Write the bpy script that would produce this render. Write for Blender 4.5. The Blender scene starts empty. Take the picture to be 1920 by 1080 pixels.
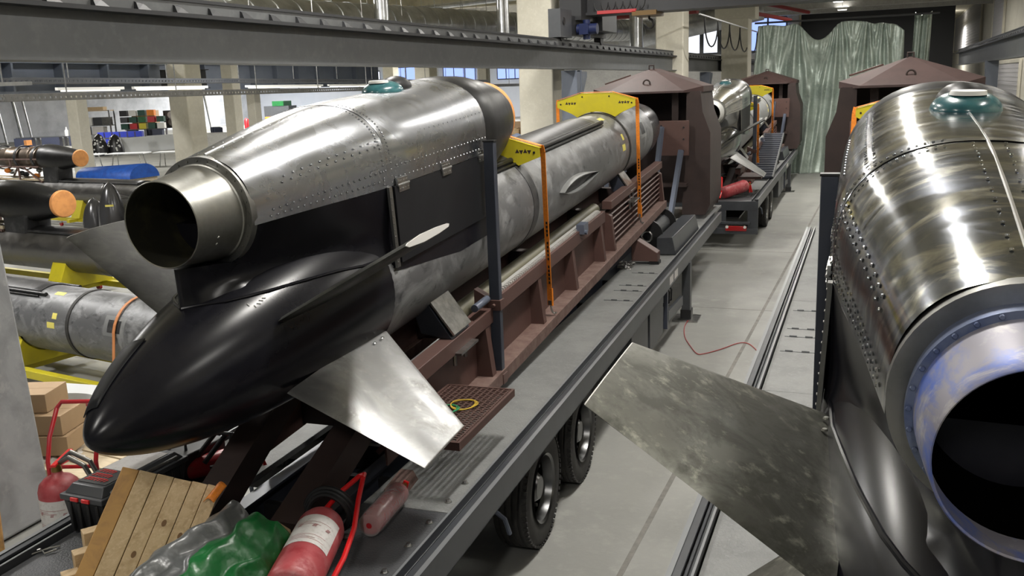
import bpy, bmesh, math, random
from mathutils import Vector, Matrix
from math import sin, cos, pi, radians, sqrt
random.seed(7)
scene = bpy.context.scene
COL = scene.collection
V = Vector

# ------------------------------------------------------------------ mesh builder
class MB:
    def __init__(self): self.bm = bmesh.new()
    def face(self, vs):
        try: return self.bm.faces.new(vs)
        except ValueError: return None
    def hull8(self, p):
        v = [self.bm.verts.new(q) for q in p]
        for f in ((0,3,2,1),(4,5,6,7),(0,1,5,4),(1,2,6,5),(2,3,7,6),(3,0,4,7)): self.face([v[i] for i in f])
        return self
    def box(self, c, s, M=None):
        c = V(c); h = V(s)/2
        p = [V((x*h.x, y*h.y, z*h.z)) for z in (-1,1) for x,y in ((-1,-1),(1,-1),(1,1),(-1,1))]
        if M: p = [M @ q for q in p]
        return self.hull8([c+q for q in p])
    def bx(self, x0,x1,y0,y1,z0,z1):
        return self.box(((x0+x1)/2,(y0+y1)/2,(z0+z1)/2),(abs(x1-x0),abs(y1-y0),abs(z1-z0)))
    def bar(self, p, q, w, h, up=(0,0,1)):
        p=V(p);q=V(q);d=(q-p).normalized();up=V(up)
        s=d.cross(up)
        if s.length<1e-4: s=d.cross(V((1,0,0)))
        s.normalize();t=s.cross(d)
        a=s*w/2;b=t*h/2
        return self.hull8([p-a-b,p+a-b,q+a-b,q-a-b,p-a+b,p+a+b,q+a+b,q-a+b])
    def ring(self, c, a, b, n, r, r2=None):
        r2=r if r2 is None else r2
        return [self.bm.verts.new(c+a*(r*cos(2*pi*i/n))+b*(r2*sin(2*pi*i/n))) for i in range(n)]
    def bridge(self, A, B, closed=True):
        n=len(A)
        for i in range(n if closed else n-1):
            j=(i+1)%n; self.face([A[i],A[j],B[j],B[i]])
    def axes(self, d):
        d=d.normalized(); u=V((0,0,1)) if abs(d.z)<.9 else V((1,0,0))
        a=d.cross(u).normalized(); return a, d.cross(a).normalized()
    def cyl(self, p, q, r, r2=None, n=16, caps=True):
        p=V(p);q=V(q);a,b=self.axes(q-p);r2=r if r2 is None else r2
        A=self.ring(p,a,b,n,r);B=self.ring(q,a,b,n,max(r2,1e-4));self.bridge(A,B)
        if caps: self.face(A[::-1]);self.face(B)
        return self
    def lathe(self, p, d, prof, n=32, cap0=False, cap1=False, sy=1.0):
        p=V(p);d=V(d).normalized();a,b=self.axes(d);R=[]
        for x,r in prof: R.append(self.ring(p+d*x,a,b,n,max(r,2e-4),max(r,2e-4)*sy))
        for i in range(len(R)-1): self.bridge(R[i],R[i+1])
        if cap0: self.face(R[0][::-1])
        if cap1: self.face(R[-1])
        return self
    def tube(self, pts, r, n=8, closed=False):
        pts=[V(p) for p in pts];m=len(pts);R=[];prev=None
        for i,p in enumerate(pts):
            if closed: d=pts[(i+1)%m]-pts[i-1]
            else: d=pts[min(i+1,m-1)]-pts[max(i-1,0)]
            d.normalize()
            if prev is None: a,b=self.axes(d)
            else:
                a=prev-d*prev.dot(d)
                if a.length<1e-5: a,_=self.axes(d)
                a.normalize();b=d.cross(a)
            prev=a;R.append(self.ring(p,a,b,n,r))
        for i in range(m-1): self.bridge(R[i],R[i+1])
        if closed: self.bridge(R[-1],R[0])
        else: self.face(R[0][::-1]);self.face(R[-1])
        return self
    def loft(self, secs, closed=True, caps=(True,True)):
        R=[[self.bm.verts.new(q) for q in s] for s in secs]
        for i in range(len(R)-1): self.bridge(R[i],R[i+1],closed)
        if caps[0]: self.face(R[0][::-1])
        if caps[1]: self.face(R[-1])
        return self
    def prism(self, poly, f0, f1):
        A=[self.bm.verts.new(f0(*p)) for p in poly];B=[self.bm.verts.new(f1(*p)) for p in poly]
        self.bridge(A,B);self.face(A[::-1]);self.face(B);return self
    def sphere(self, c, r, n=16, m=10, M=None):
        c=V(c);R=[];sc=V(r) if hasattr(r,'__len__') else V((r,r,r))
        for j in range(m+1):
            th=pi*j/m; rr=max(sin(th),1e-3); R.append([])
            for i in range(n):
                q=V((sc.x*rr*cos(2*pi*i/n),sc.y*rr*sin(2*pi*i/n),sc.z*cos(th)))
                if M: q=M@q
                R[-1].append(self.bm.verts.new(c+q))
        for j in range(m): self.bridge(R[j+1],R[j])
        return self
    def grid(self, fn, nu, nv, thick=0):
        G=[[self.bm.verts.new(fn(i/nu,j/nv)) for j in range(nv+1)] for i in range(nu+1)]
        for i in range(nu):
            for j in range(nv): self.face([G[i][j],G[i+1][j],G[i+1][j+1],G[i][j+1]])
        return self
    def dome(self, c, nrm, r, n=6):
        c=V(c);d=V(nrm).normalized();a,b=self.axes(d)
        A=self.ring(c-d*r*.2,a,b,n,r);B=self.ring(c+d*r*.35,a,b,n,r*.72);self.bridge(A,B);self.face(B);return self
    def build(self, name, mat, parent=None, M=None, label=None, sharp=35, bevel=0, solid=0, smooth=True):
        bm=self.bm
        bmesh.ops.recalc_face_normals(bm,faces=bm.faces)
        me=bpy.data.meshes.new(name);bm.to_mesh(me);bm.free()
        o=bpy.data.objects.new(name,me);COL.objects.link(o)
        for m in (mat if isinstance(mat,(list,tuple)) else [mat]): me.materials.append(m)
        if smooth:
            me.polygons.foreach_set('use_smooth',[True]*len(me.polygons))
            me.set_sharp_from_angle(angle=radians(sharp))
        if parent: o.parent=parent
        if M is not None:
            if parent: o.matrix_basis=M
            else: o.matrix_basis=M
        if label: o['label']=label
        if solid:
            s=o.modifiers.new('s','SOLIDIFY');s.thickness=solid
        if bevel:
            b=o.modifiers.new('b','BEVEL');b.width=bevel;b.segments=2;b.limit_method='ANGLE';b.harden_normals=False
        return o

def tag(o,label,cat,group=None,kind=None):
    o['label']=label;o['category']=cat
    if group:o['group']=group
    if kind:o['kind']=kind
    return o
def thing(name,label,cat,M=None,group=None):
    o=bpy.data.objects.new(name,None);COL.objects.link(o);o.empty_display_size=.1
    if M is not None:o.matrix_basis=M
    return tag(o,label,cat,group)
def struct(o): o['kind']='structure';return o
def kids(o): return [c for c in ALLK.get(o.name,[])]
def copy_tree(o,M=None,label=None,group=None):
    c=o.copy();COL.objects.link(c)
    def rec(src,dst):
        for ch in [x for x in list(src.children)]:
            d=ch.copy();COL.objects.link(d);d.parent=dst;rec(ch,d)
    rec(o,c)
    if M is not None:c.matrix_basis=M
    if label:c['label']=label
    if group:c['group']=group
    return c
def TR(x,y,z,rz=0,rx=0,ry=0,s=1):
    return Matrix.Translation((x,y,z))@Matrix.Rotation(rz,4,'Z')@Matrix.Rotation(ry,4,'Y')@Matrix.Rotation(rx,4,'X')@Matrix.Scale(s,4)

# ------------------------------------------------------------------ materials
def mat(name,col,rough=.5,metal=0,n1=None,n2=None,bump=None,coat=0,spec=.5,rvar=0,emit=None,trans=0,stretch=None,alpha=1):
    """n1/n2: (scale, colour, lo, hi) noise mixes; bump: (scale,strength)"""
    m=bpy.data.materials.new(name);m.use_nodes=True;nt=m.node_tree;N=nt.nodes;L=nt.links
    b=N['Principled BSDF'];b.inputs['Roughness'].default_value=rough;b.inputs['Metallic'].default_value=metal
    b.inputs['Base Color'].default_value=(*col,1);b.inputs['Coat Weight'].default_value=coat;b.inputs['Coat Roughness'].default_value=.12
    b.inputs['Specular IOR Level'].default_value=spec
    if trans:b.inputs['Transmission Weight'].default_value=trans
    if alpha<1:b.inputs['Alpha'].default_value=alpha
    if emit:
        b.inputs['Emission Color'].default_value=(*emit[0],1);b.inputs['Emission Strength'].default_value=emit[1]
    tc=N.new('ShaderNodeTexCoord');src=tc.outputs['Object']
    if stretch:
        mp=N.new('ShaderNodeMapping');mp.inputs['Scale'].default_value=stretch;L.new(src,mp.inputs['Vector']);src=mp.outputs['Vector']
    prev=None
    for k,nn in enumerate((n1,n2)):
        if not nn: continue
        sc,c2,lo,hi=nn[:4]
        tx=N.new('ShaderNodeTexNoise');tx.inputs['Scale'].default_value=sc;tx.inputs['Detail'].default_value=6;tx.inputs['Roughness'].default_value=.65
        if len(nn)>4: tx.inputs['Distortion'].default_value=nn[4]
        L.new(src,tx.inputs['Vector'])
        mr=N.new('ShaderNodeMapRange');mr.inputs['From Min'].default_value=lo;mr.inputs['From Max'].default_value=hi
        L.new(tx.outputs['Fac'],mr.inputs['Value'])
        mx=N.new('ShaderNodeMix');mx.data_type='RGBA'
        if prev is None: mx.inputs['A'].default_value=(*col,1)
        else: L.new(prev,mx.inputs['A'])
        mx.inputs['B'].default_value=(*c2,1);L.new(mr.outputs['Result'],mx.inputs['Factor']);prev=mx.outputs['Result']
        if rvar and k==0:
            r2=N.new('ShaderNodeMapRange');r2.inputs['To Min'].default_value=rough-rvar;r2.inputs['To Max'].default_value=rough+rvar
            r2.inputs['From Min'].default_value=lo;r2.inputs['From Max'].default_value=hi
            L.new(tx.outputs['Fac'],r2.inputs['Value']);L.new(r2.outputs['Result'],b.inputs['Roughness'])
    if prev is not None: L.new(prev,b.inputs['Base Color'])
    if bump:
        tx=N.new('ShaderNodeTexNoise');tx.inputs['Scale'].default_value=bump[0];tx.inputs['Detail'].default_value=3;L.new(src,tx.inputs['Vector'])
        bp=N.new('ShaderNodeBump');bp.inputs['Strength'].default_value=bump[1];bp.inputs['Distance'].default_value=.02
        L.new(tx.outputs['Fac'],bp.inputs['Height']);L.new(bp.outputs['Normal'],b.inputs['Normal'])
    return m
def emis(name,col,st): return mat(name,(.03,.03,.03) if 'gl' in name or 'red' in name else (.8,.8,.8),.5,emit=(col,st))

M=dict(
 alu=mat('brushed_aluminium',(.45,.465,.49),.30,1,(2.2,(.35,.36,.39),.42,.62,.8),(7,(.56,.56,.56),.58,.74,1.5),rvar=.05,stretch=(1,.8,1),bump=(2.2,.035)),
 alu_smear=mat('smeared_aluminium',(.30,.315,.34),.19,1,(2.0,(.17,.185,.215),.44,.60,1.4),(3.2,(.66,.65,.57),.50,.66,1.6),rvar=.05,stretch=(.7,2.0,1),bump=(1.5,.02)),
 alu_bright=mat('bright_aluminium',(.72,.72,.71),.22,1,(3,(.55,.56,.58),.45,.65),rvar=.05),
 collar=mat('dull_steel_collar',(.30,.295,.28),.42,1,(6,(.22,.22,.21),.4,.65)),
 nozzle=mat('steel_nozzle',(.36,.355,.33),.40,1,(3,(.24,.24,.22),.4,.65),rvar=.06),
 nozzle_in=mat('dark_nozzle_inside',(.02,.019,.012),.7,.3,(3,(.05,.045,.02),.45,.6)),  # near-black mottled tone for the nozzle interior
 nozzle_blue=mat('heat_blued_nozzle',(.25,.24,.28),.5,.3,(3.6,(.08,.14,.46),.46,.60,1.2),(5,(.42,.40,.40),.56,.68,.8)),
 blueflange=mat('blue_grey_flange',(.10,.13,.24),.4,.6,(8,(.16,.19,.28),.4,.6)),
 body=mat('graphite_body',(.14,.142,.146),.50,.25,(2.4,(.31,.315,.32),.48,.68,1.2),(7,(.055,.056,.06),.56,.72,.5),rvar=.1,stretch=(1,.7,1)),
 body_clean=mat('pale_graphite_body',(.22,.225,.225),.5,.25,(2.4,(.31,.315,.31),.48,.68,1.0),(7,(.09,.09,.095),.6,.75),stretch=(1,.7,1)),
 body_dark=mat('dark_graphite_body',(.075,.072,.068),.42,.2,(2.4,(.15,.145,.135),.48,.7,1.0),(7,(.04,.04,.04),.56,.72,.5),rvar=.1,stretch=(1,.7,1)),
 spine=mat('black_spine',(.032,.032,.034),.42,.05,(4,(.08,.08,.08),.5,.7),spec=.3),
 black=mat('black_shell',(.0075,.0075,.0105),.25,0,spec=.24,n1=(3,(.011,.011,.014),.4,.6)),
 black_gloss=mat('polished_black_shell',(.025,.025,.027),.14,.3,coat=.5),
 panel=mat('dark_side_panel',(.011,.0115,.014),.45,0,(3,(.014,.0145,.017),.4,.6),spec=.25),
 nosecap=mat('dark_glassy_cap',(.045,.046,.05),.22,.3,(3,(.07,.07,.075),.45,.65)),
 cowl=mat('black_composite_cowl',(.012,.012,.0125),.45,0,(3,(.026,.026,.027),.5,.72,.8),(9,(.018,.018,.018),.5,.7),rvar=.08,spec=.2),
 fin=mat('mottled_fin_metal',(.42,.425,.43),.36,.95,(2.6,(.24,.24,.225),.42,.64,.6),(11,(.55,.55,.54),.55,.75),rvar=.08),
 fin_dark=mat('tarnished_fin_metal',(.155,.155,.135),.45,.8,(5,(.075,.075,.062),.42,.60,.4),(14,(.30,.30,.25),.55,.72),rvar=.06),fin_black=mat('blackish_fin_metal',(.018,.018,.0155),.5,0,(4,(.045,.045,.038),.42,.62,.4),(12,(.03,.03,.026),.5,.7),spec=.15),
 rivet=mat('rivet_steel',(.75,.75,.74),.3,1),
 orange=mat('orange_cover',(.75,.33,.10),.7,0,(5,(.62,.26,.08),.4,.6)),
 strap=mat('orange_strap',(.85,.26,.02),.6,0,(40,(.7,.2,.02),.4,.6)),
 yellow=mat('yellow_steel',(.62,.53,.02),.42,0,(3,(.55,.47,.03),.4,.6)),
 yellowtag=mat('yellow_tape',(.75,.66,.15),.6),
 teal=mat('teal_dome',(.02,.10,.12),.25,0,(6,(.05,.17,.18),.5,.7),coat=.4),
 white=mat('white_plastic',(.75,.75,.72),.5),
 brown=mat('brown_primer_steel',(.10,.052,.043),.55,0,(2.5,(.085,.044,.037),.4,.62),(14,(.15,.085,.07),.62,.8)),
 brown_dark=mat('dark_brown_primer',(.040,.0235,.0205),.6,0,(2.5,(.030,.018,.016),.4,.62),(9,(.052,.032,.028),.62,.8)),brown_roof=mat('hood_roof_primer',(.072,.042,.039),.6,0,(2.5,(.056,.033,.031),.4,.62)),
 dust=mat('dusty_brown_flange',(.17,.11,.092),.7,0,(9,(.12,.068,.056),.4,.6),bump=(20,.2)),
 dgrey=mat('dark_grey_paint',(.050,.054,.060),.42,0,(3,(.060,.063,.068),.4,.6)),
 rail=mat('grey_rail_paint',(.060,.065,.073),.36,.1,(3,(.048,.052,.06),.4,.6)),railedge=mat('worn_rail_edge',(.24,.25,.26),.35,.3),
 navy=mat('blue_grey_paint',(.040,.047,.066),.38,.1,(3,(.05,.056,.075),.4,.6)),
 strut=mat('blue_grey_strut',(.13,.15,.20),.35,.3),
 deck=mat('grey_deck_plate',(.225,.23,.226),.55,.1,(2.2,(.18,.184,.182),.42,.6),(30,(.255,.26,.255),.55,.7),bump=(70,.25)),
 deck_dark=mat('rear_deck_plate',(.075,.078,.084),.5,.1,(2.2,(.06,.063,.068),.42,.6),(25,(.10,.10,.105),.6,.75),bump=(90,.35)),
 rubber=mat('tyre_rubber',(.022,.021,.020),.75,0,(12,(.035,.033,.03),.4,.65)),
 strip=mat('worn_bright_strip',(.55,.54,.52),.45,.3),steel=mat('bare_steel',(.55,.55,.54),.3,1,(8,(.35,.35,.34),.4,.6)),
 chrome=mat('wheel_steel',(.16,.16,.16),.3,1),
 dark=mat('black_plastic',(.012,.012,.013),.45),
 hose=mat('black_hose',(.015,.015,.016),.4),
 floor=mat('concrete_floor',(.30,.30,.28),.55,0,(.5,(.25,.25,.235),.4,.62),(4,(.335,.335,.31),.5,.7),rvar=.1,bump=(30,.05)),
 joint=mat('floor_joint_filler',(.16,.155,.14),.7,0,(5,(.22,.21,.19),.4,.6)),
 conc=mat('concrete_column',(.70,.67,.57),.75,0,(1.0,(.63,.60,.505),.4,.62),(10,(.73,.70,.60),.5,.7),bump=(8,.06)),
 conc_grey=mat('grey_concrete',(.36,.355,.33),.8,0,(1.2,(.30,.295,.275),.4,.62),(9,(.40,.395,.37),.5,.7)),
 conc_raw=mat('raw_concrete_pier',(.33,.335,.34),.75,0,(1.6,(.24,.245,.25),.42,.62,.6),(6,(.38,.38,.38),.55,.7),bump=(6,.1)),
 ceil=mat('cream_ceiling',(.68,.64,.50),.8,0,(.4,(.44,.41,.31),.4,.62),(5,(.56,.53,.42),.5,.7)),
 ibeam=mat('grey_crane_beam',(.115,.12,.122),.5,.1,(.8,(.10,.104,.107),.4,.6),(6,(.13,.135,.136),.5,.7)),
 bluebeam=mat('slate_beam',(.15,.17,.21),.5,0,(1,(.13,.15,.19),.4,.6)),
 dark_beam=mat('dark_crane_steel',(.030,.031,.034),.5,.1),
 galv=mat('galvanised_duct',(.56,.57,.58),.28,1,(2,(.42,.43,.44),.4,.6),bump=(10,.15)),
 wall_l=mat('grey_wall_cladding',(.52,.545,.59),.6,0,(.3,(.36,.38,.42),.4,.6)),
 wall_b=mat('pale_wall_cladding',(.62,.66,.75),.6,0,(.2,(.55,.6,.7),.4,.6)),
 redpipe=mat('red_sprinkler_pipe',(.22,.018,.018),.45),
 red=mat('red_cylinder_paint',(.50,.015,.02),.35,0,(5,(.42,.03,.04),.4,.6),coat=.2),
 red_dusty=mat('dusty_red_cylinder',(.42,.07,.08),.45,0,(4,(.52,.22,.22),.5,.72),(9,(.34,.03,.04),.5,.65)),
 redbright=mat('bright_red_frame',(.68,.012,.014),.35,coat=.3),
 wood=mat('pine_boards',(.58,.42,.235),.65,0,(3,(.45,.31,.16),.45,.65,.7),(14,(.66,.50,.30),.5,.7),stretch=(4,.5,4)),
 wood_or=mat('orange_pine_board',(.50,.28,.09),.65,0,(3,(.40,.22,.08),.45,.65,.7),stretch=(4,.5,4)),
 lumber=mat('stacked_lumber',(.55,.46,.32),.7,0,(3,(.42,.34,.22),.45,.65),stretch=(1,5,5)),
 card=mat('brown_cardboard',(.40,.275,.16),.75,0,(2,(.36,.245,.14),.4,.6)),
 foam=mat('white_foam',(.80,.82,.83),.7),
 film=mat('clear_stretch_film',(.75,.75,.75),.18,0,trans=.0,alpha=.35,bump=(14,.8)),
 green=mat('green_tarpaulin',(.010,.125,.03),.34,0,(4,(.008,.09,.022),.4,.6),bump=(9,.5)),
 greytarp=mat('grey_tarpaulin',(.085,.09,.09),.32,0,(4,(.12,.125,.125),.45,.65),bump=(9,.5)),
 curtain=mat('silver_green_sheet',(.37,.43,.385),.42,.25,(1.6,(.27,.325,.285),.42,.6),(9,(.46,.52,.47),.52,.7),bump=(2.6,.9)),
 blue=mat('blue_cover',(.012,.09,.42),.5,0,(4,(.01,.06,.3),.4,.6)),
 navybox=mat('blue_storage_bin',(.015,.03,.32),.45),
 benchm=mat('dark_blue_cabinet',(.035,.042,.075),.5),
 lamp=emis('lamp_diffuser',(1,.97,.92),10),
 lampfar=emis('far_lamp_diffuser',(1,.98,.95),9),
 tubel=emis('fluorescent_tube',(1,.93,.75),2.2),
 winglow=emis('daylit_blue_glazing',(.30,.42,.95),3.2),
 winwhite=emis('daylit_white_glazing',(.85,.9,1),3.0),
 redlamp=emis('red_warning_lamp',(1,.02,.03),.9),
 tail_red=mat('red_tail_lens',(.35,.01,.012),.2,coat=.5),
 shut=mat('white_roller_shutter',(.58,.57,.58),.8,spec=.2),
 blackdot=mat('dotted_black_shell',(.012,.012,.013),.4),
 paper=mat('white_paper_label',(.68,.66,.64),.6,0,(30,(.55,.52,.5),.5,.7)),
 bluewire=mat('blue_wire',(.02,.06,.3),.4),greenwire=mat('green_wire',(.03,.3,.12),.4),yelwire=mat('yellow_wire',(.6,.42,.05),.4),redwire=mat('red_cable',(.4,.05,.05),.5),
)

# ------------------------------------------------------------------ frames (metres)
def frame(origin,yaw,pitch=0,roll=0):
    m=V((sin(yaw)*cos(pitch),cos(yaw)*cos(pitch),sin(pitch)));s=V((cos(yaw),-sin(yaw),0));w=s.cross(m)
    s2=s*cos(roll)+w*sin(roll);w2=-s*sin(roll)+w*cos(roll)
    X=Matrix.Identity(4)
    for i in range(3):
        X[i][0]=s2[i];X[i][1]=m[i];X[i][2]=w2[i];X[i][3]=origin[i]
    return X
Y1=radians(-3.0316)
F1=frame((-3.814,4.260,0),Y1);M1=frame((-3.583,-.102,2.262),Y1,radians(2.9))
REL=F1.inverted()@M1
F2=frame((-4.18,23.15,0),radians(-1.895));M2=F2@REL
F3=frame((.345,2.46,0),radians(-1.18));M3=frame((.399,-1.904,2.071),radians(-.645),radians(2.924),radians(-1.248))
# camera
cam=bpy.data.cameras.new('camera');co=bpy.data.objects.new('camera',cam);COL.objects.link(co)
p_,y_,r_=.21499,.39067,-.03615
fw=V((-sin(y_)*cos(p_),cos(y_)*cos(p_),-sin(p_)));r0=V((cos(y_),sin(y_),0));u0=r0.cross(fw)
rt=r0*cos(r_)+u0*sin(r_);up=-r0*sin(r_)+u0*cos(r_)
X=Matrix.Identity(4)
for i in range(3): X[i][0]=rt[i];X[i][1]=up[i];X[i][2]=-fw[i];X[i][3]=(0,0,4)[i]
co.matrix_basis=X;cam.lens=1718.2/1920*36;cam.sensor_width=36;cam.clip_start=.05;cam.clip_end=400
scene.camera=co
# ------------------------------------------------------------------ missile (local: x across, y forward from the tail, z up)
R0=.563
def cone_c(L): # tail cone centre height, radius
    t=max(0,min(1,(L-3.40)/2.55)); r=R0*(1-(1-t)**2.15)**.62
    return -.155*(1-t)**1.5, r
def nac_hw(L):
    pts=((4.6,.335),(5.2,.415),(5.7,.497),(6.15,.552),(7.2,.572),(8.3,.576))
    return interp(pts,L)
def nac_top(L):
    return interp(((4.6,1.165),(5.2,1.265),(5.7,1.335),(6.15,1.37),(6.7,1.38),(7.2,1.395),(7.6,1.415),(8.0,1.44),(8.3,1.44)),L)
def interp(p,x):
    if x<=p[0][0]:return p[0][1]
    for (a,b),(c,d) in zip(p,p[1:]):
        if x<=c:return b+(d-b)*(x-a)/(c-a)
    return p[-1][1]
NB=.755
def nac_pt(L,t):   # t 0..1 from right lower edge over the top to left lower edge
    hw=nac_hw(L);wt=nac_top(L);wm=.83+.10*min(1,(L-4.6)/1.5)
    e=.06
    if t<e: return V((hw,L,NB+(wm-NB)*t/e))
    if t>1-e: return V((-hw,L,NB+(wm-NB)*(1-t)/e))
    a=pi*(t-e)/(1-2*e);c,s=cos(a),sin(a);p=.88
    return V((hw*math.copysign(abs(c)**p,c),L,wm+(wt-wm)*abs(s)**p))
def missile(name,label,Mx,variant='tarnished'):
    shiny=variant=='gloss'
    ALU={'a':M['alu'],'smear':M['alu_smear'],'gloss':M['alu_bright']}[variant]
    BLK=M['black_gloss'] if shiny else M['black']
    root=thing(name,label,'missile',Mx,'winged missiles lying on trailer cradles')
    # fuselage
    b=MB();b.lathe((0,0,0),(0,1,0),[(5.86,.40),(5.87,.558),(5.9,R0),(8.0,R0),(9.32,R0),(9.34,.568),(9.50,.568),(9.52,R0),(12,R0),(14.2,R0),(16.45,R0),(16.46,.50)],72,True,True)
    b.build('fuselage',M['body'] if not shiny else M['body_clean'],root,sharp=50)
    b=MB();b.lathe((0,0,0),(0,1,0),[(16.45,.50),(16.45,.556),(16.7,.553),(17.2,.528),(17.7,.465),(18.2,.36),(18.55,.23),(18.75,.1),(18.8,.0)],72);b.build('nose_cap',M['nosecap'],root,label='dark glassy nose cap')
    b=MB();b.lathe((0,0,0),(0,1,0),[(9.33,.5),(9.33,.571),(9.51,.571),(9.51,.5)],72);b.build('band',M['spine'],root,label='rough black joint band')
    b=MB();secs=[]
    for i in range(33):
        t=i/32;L=3.40+2.5*t**1.7;c,r=cone_c(L);secs.append([V((max(r,.002)*cos(2*pi*k/56),L,c+max(r,.002)*sin(2*pi*k/56))) for k in range(56)])
    b.loft(secs);tc=b.build('tail_cone',BLK,root,sharp=60)
    def hatchpt(u,v):
        L=3.52+.45*u;a=radians(97+52*v);c,r=cone_c(L);return V((( r+.004)*cos(a),L,c+(r+.004)*sin(a)))
    b=MB();b.grid(hatchpt,8,8);b.build('access_hatch',M['panel'],tc,solid=.006)
    b=MB()
    for k,(dl,da,ll,aa) in enumerate(((0,0,.0,5),(.03,-4,.0,5),(.055,-4,.02,4),(.085,-3,.02,4),(.115,-3,.02,3))):
        L=4.50+dl;A=radians(52+da);c,r=cone_c(L);c2,r2=cone_c(L+ll);B=A-radians(aa*.5);r+=.003;r2+=.003
        b.bar((r*cos(A),L,c+r*sin(A)),(r2*cos(B),L+ll,c2+r2*sin(B)),.006,.003,(.7,0,.7))
    b.build('chalk_mark',M['white'],tc)
    def arc(L0,L1,a0,a1,rad,n=24,m=10):
        return lambda u,v:V((rad(L0+(L1-L0)*u)*cos(radians(a0+(a1-a0)*v)),L0+(L1-L0)*u,rad(L0+(L1-L0)*u)*sin(radians(a0+(a1-a0)*v))))
    # dorsal spine with side ridges
    b=MB();b.grid(arc(8.4,13.35,62,118,lambda L:R0+.028),24,12)
    b.build('dorsal_spine',M['spine'],root,solid=.03)
    for sg in (-1,1):
        b=MB();
        pts=[V((sg*R0*1.04*cos(radians(58)),L,R0*1.04*sin(radians(58)))) for L in (8.4,9.5,11,12.5,13.45,13.6)]
        b.tube(pts,.033,10);b.tube([p+V((sg*.05,0,-.035)) for p in pts[:-1]],.014,8);b.build('cable_fairing',M['cowl'],root)
    # pylon
    st={4.25:[(.26,.02),(.33,.011),(.42,.010),(.50,.010),(.558,.010)],4.31:[(.25,.10),(.32,.07),(.42,.055),(.50,.056),(.556,.06)],
        4.42:[(.23,.25),(.31,.15),(.42,.09),(.50,.10),(.55,.13)],
        4.585:[(.19,.365),(.32,.235),(.43,.135),(.49,.15),(.53,.18)],
        4.62:[(.18,.385),(.32,.25),(.44,.15),(.60,.21),(NB,.33)],
        5.1:[(.19,.475),(.27,.37),(.40,.27),(.58,.335),(NB,.395)],
        5.6:[(.17,.525),(.25,.46),(.39,.41),(.58,.45),(NB,.483)],
        6.1:[(.12,.556),(.22,.545),(.38,.54),(.58,.545),(NB,.548)],
        7.2:[(.0,.565),(.2,.562),(.38,.562),(.58,.566),(NB,.570)],
        8.0:[(.0,.565),(.2,.562),(.38,.562),(.58,.566),(NB,.572)],
        8.35:[(.0,.54),(.2,.50),(.38,.46),(.58,.46),(NB,.46)],
        8.45:[(.0,.30),(.2,.30),(.38,.30),(.58,.30),(NB,.30)]}
    Ls=sorted(st);secs=[]
    for i in range(len(Ls)-1):
        n=(5 if i<9 else 2) if Ls[i+1]-Ls[i]>.05 else 1
        for k in range(n):
            t=k/n;L=Ls[i]*(1-t)+Ls[i+1]*t
            q=[((1-t)*a[0]+t*c[0],(1-t)*a[1]+t*c[1]) for a,c in zip(st[Ls[i]],st[Ls[i+1]])]
            secs.append((L,q))
    secs.append((Ls[-1],st[Ls[-1]]))
    def fine(q):
        out=[]
        for i in range(len(q)-1):
            for k in range(4):
                t=k/4;p0=q[max(i-1,0)];p1=q[i];p2=q[i+1];p3=q[min(i+2,len(q)-1)]
                f=lambda a,b_,c,d:.5*(2*b_+(c-a)*t+(2*a-5*b_+4*c-d)*t*t+(3*b_-a-3*c+d)*t**3)
                out.append((f(p0[0],p1[0],p2[0],p3[0]),max(.01,f(p0[1],p1[1],p2[1],p3[1]))))
        out.append(q[-1]);return out
    b=MB();b.loft([[V((h,L,w)) for w,h in fine(q)]+[V((-h,L,w)) for w,h in fine(q)[::-1]] for L,q in secs])
    b.build('pylon',BLK,root,sharp=80)
    for sg in (-1,1):   # edge bead where pylon meets the fuselage
        b=MB();pts=[]
        for L in (4.32,4.42,4.55,4.7,5.0,5.3,5.6,5.8,5.95):
            h=interp([(4.27,.05),(4.42,.19),(4.62,.29),(5.1,.415),(5.6,.49),(6.1,.525)],L);c,r=cone_c(L);z=sqrt(max(r*r-h*h,0))+c+.004;pts.append(V((sg*h,L,z)))
        c,r=cone_c(4.25);pts.insert(0,V((0,4.25,c+r+.004)))
        b.tube(pts,.011,8);b.build('edge_bead',BLK,root)
        b=MB()
        b.hull8([V((sg*x,y,z)) for x,y,z in ((.550,6.05,.18),(.570,6.05,.18),(.575,7.98,.18),(.55,7.98,.18),(.545,6.05,NB),(.558,6.05,NB),(.580,7.98,NB),(.56,7.98,NB))])
        b.build('side_panel',M['panel'],root)
        b=MB();b.bar((sg*.562,5.99,.16),(sg*.545,5.99,.76),.05,.02,(sg,0,0));
        for k in range(12): b.dome((sg*(.574-.017*k/11),5.98,.20+.048*k),(sg,0,0),.007)
        b.build('seam_strip',M['collar'],root)
        if not shiny:
            for L in (6.2,7.0,7.82):
                b=MB();h=nac_hw(L)+.004
                b.bx(sg*h-.008,sg*h+.008,L-.09,L+.09,NB-.055,NB-.008);b.bx(sg*h-.008,sg*h+.008,L-.11,L+.07,NB+.004,NB+.05)
                b.cyl((sg*(h+.006),L-.11,NB),(sg*(h+.006),L+.09,NB),.009,n=8)
                for k in range(4):
                    b.dome((sg*(h+.01),L-.07+.045*k,NB-.033),(sg,0,0),.008);b.dome((sg*(h+.01),L-.09+.045*k,NB+.028),(sg,0,0),.008)
                b.build('hinge',M['steel'],root)
    # nacelle
    b=MB();secs=[]
    Lr=[4.6+.14*i for i in range(10)]+[6.0]
    for L in Lr: secs.append([nac_pt(L,k/40) for k in range(41)])
    b.loft(secs,closed=False,caps=(False,False));
    b2=MB();secs=[[nac_pt(L,k/40)*1.0+V((0,0,.004)) for k in range(41)] for L in (6.0,6.01,6.4,6.8,7.2,7.5,7.75,7.98)]
    for s in secs[1:]:
        for q in s: q.x*=1.006
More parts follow.
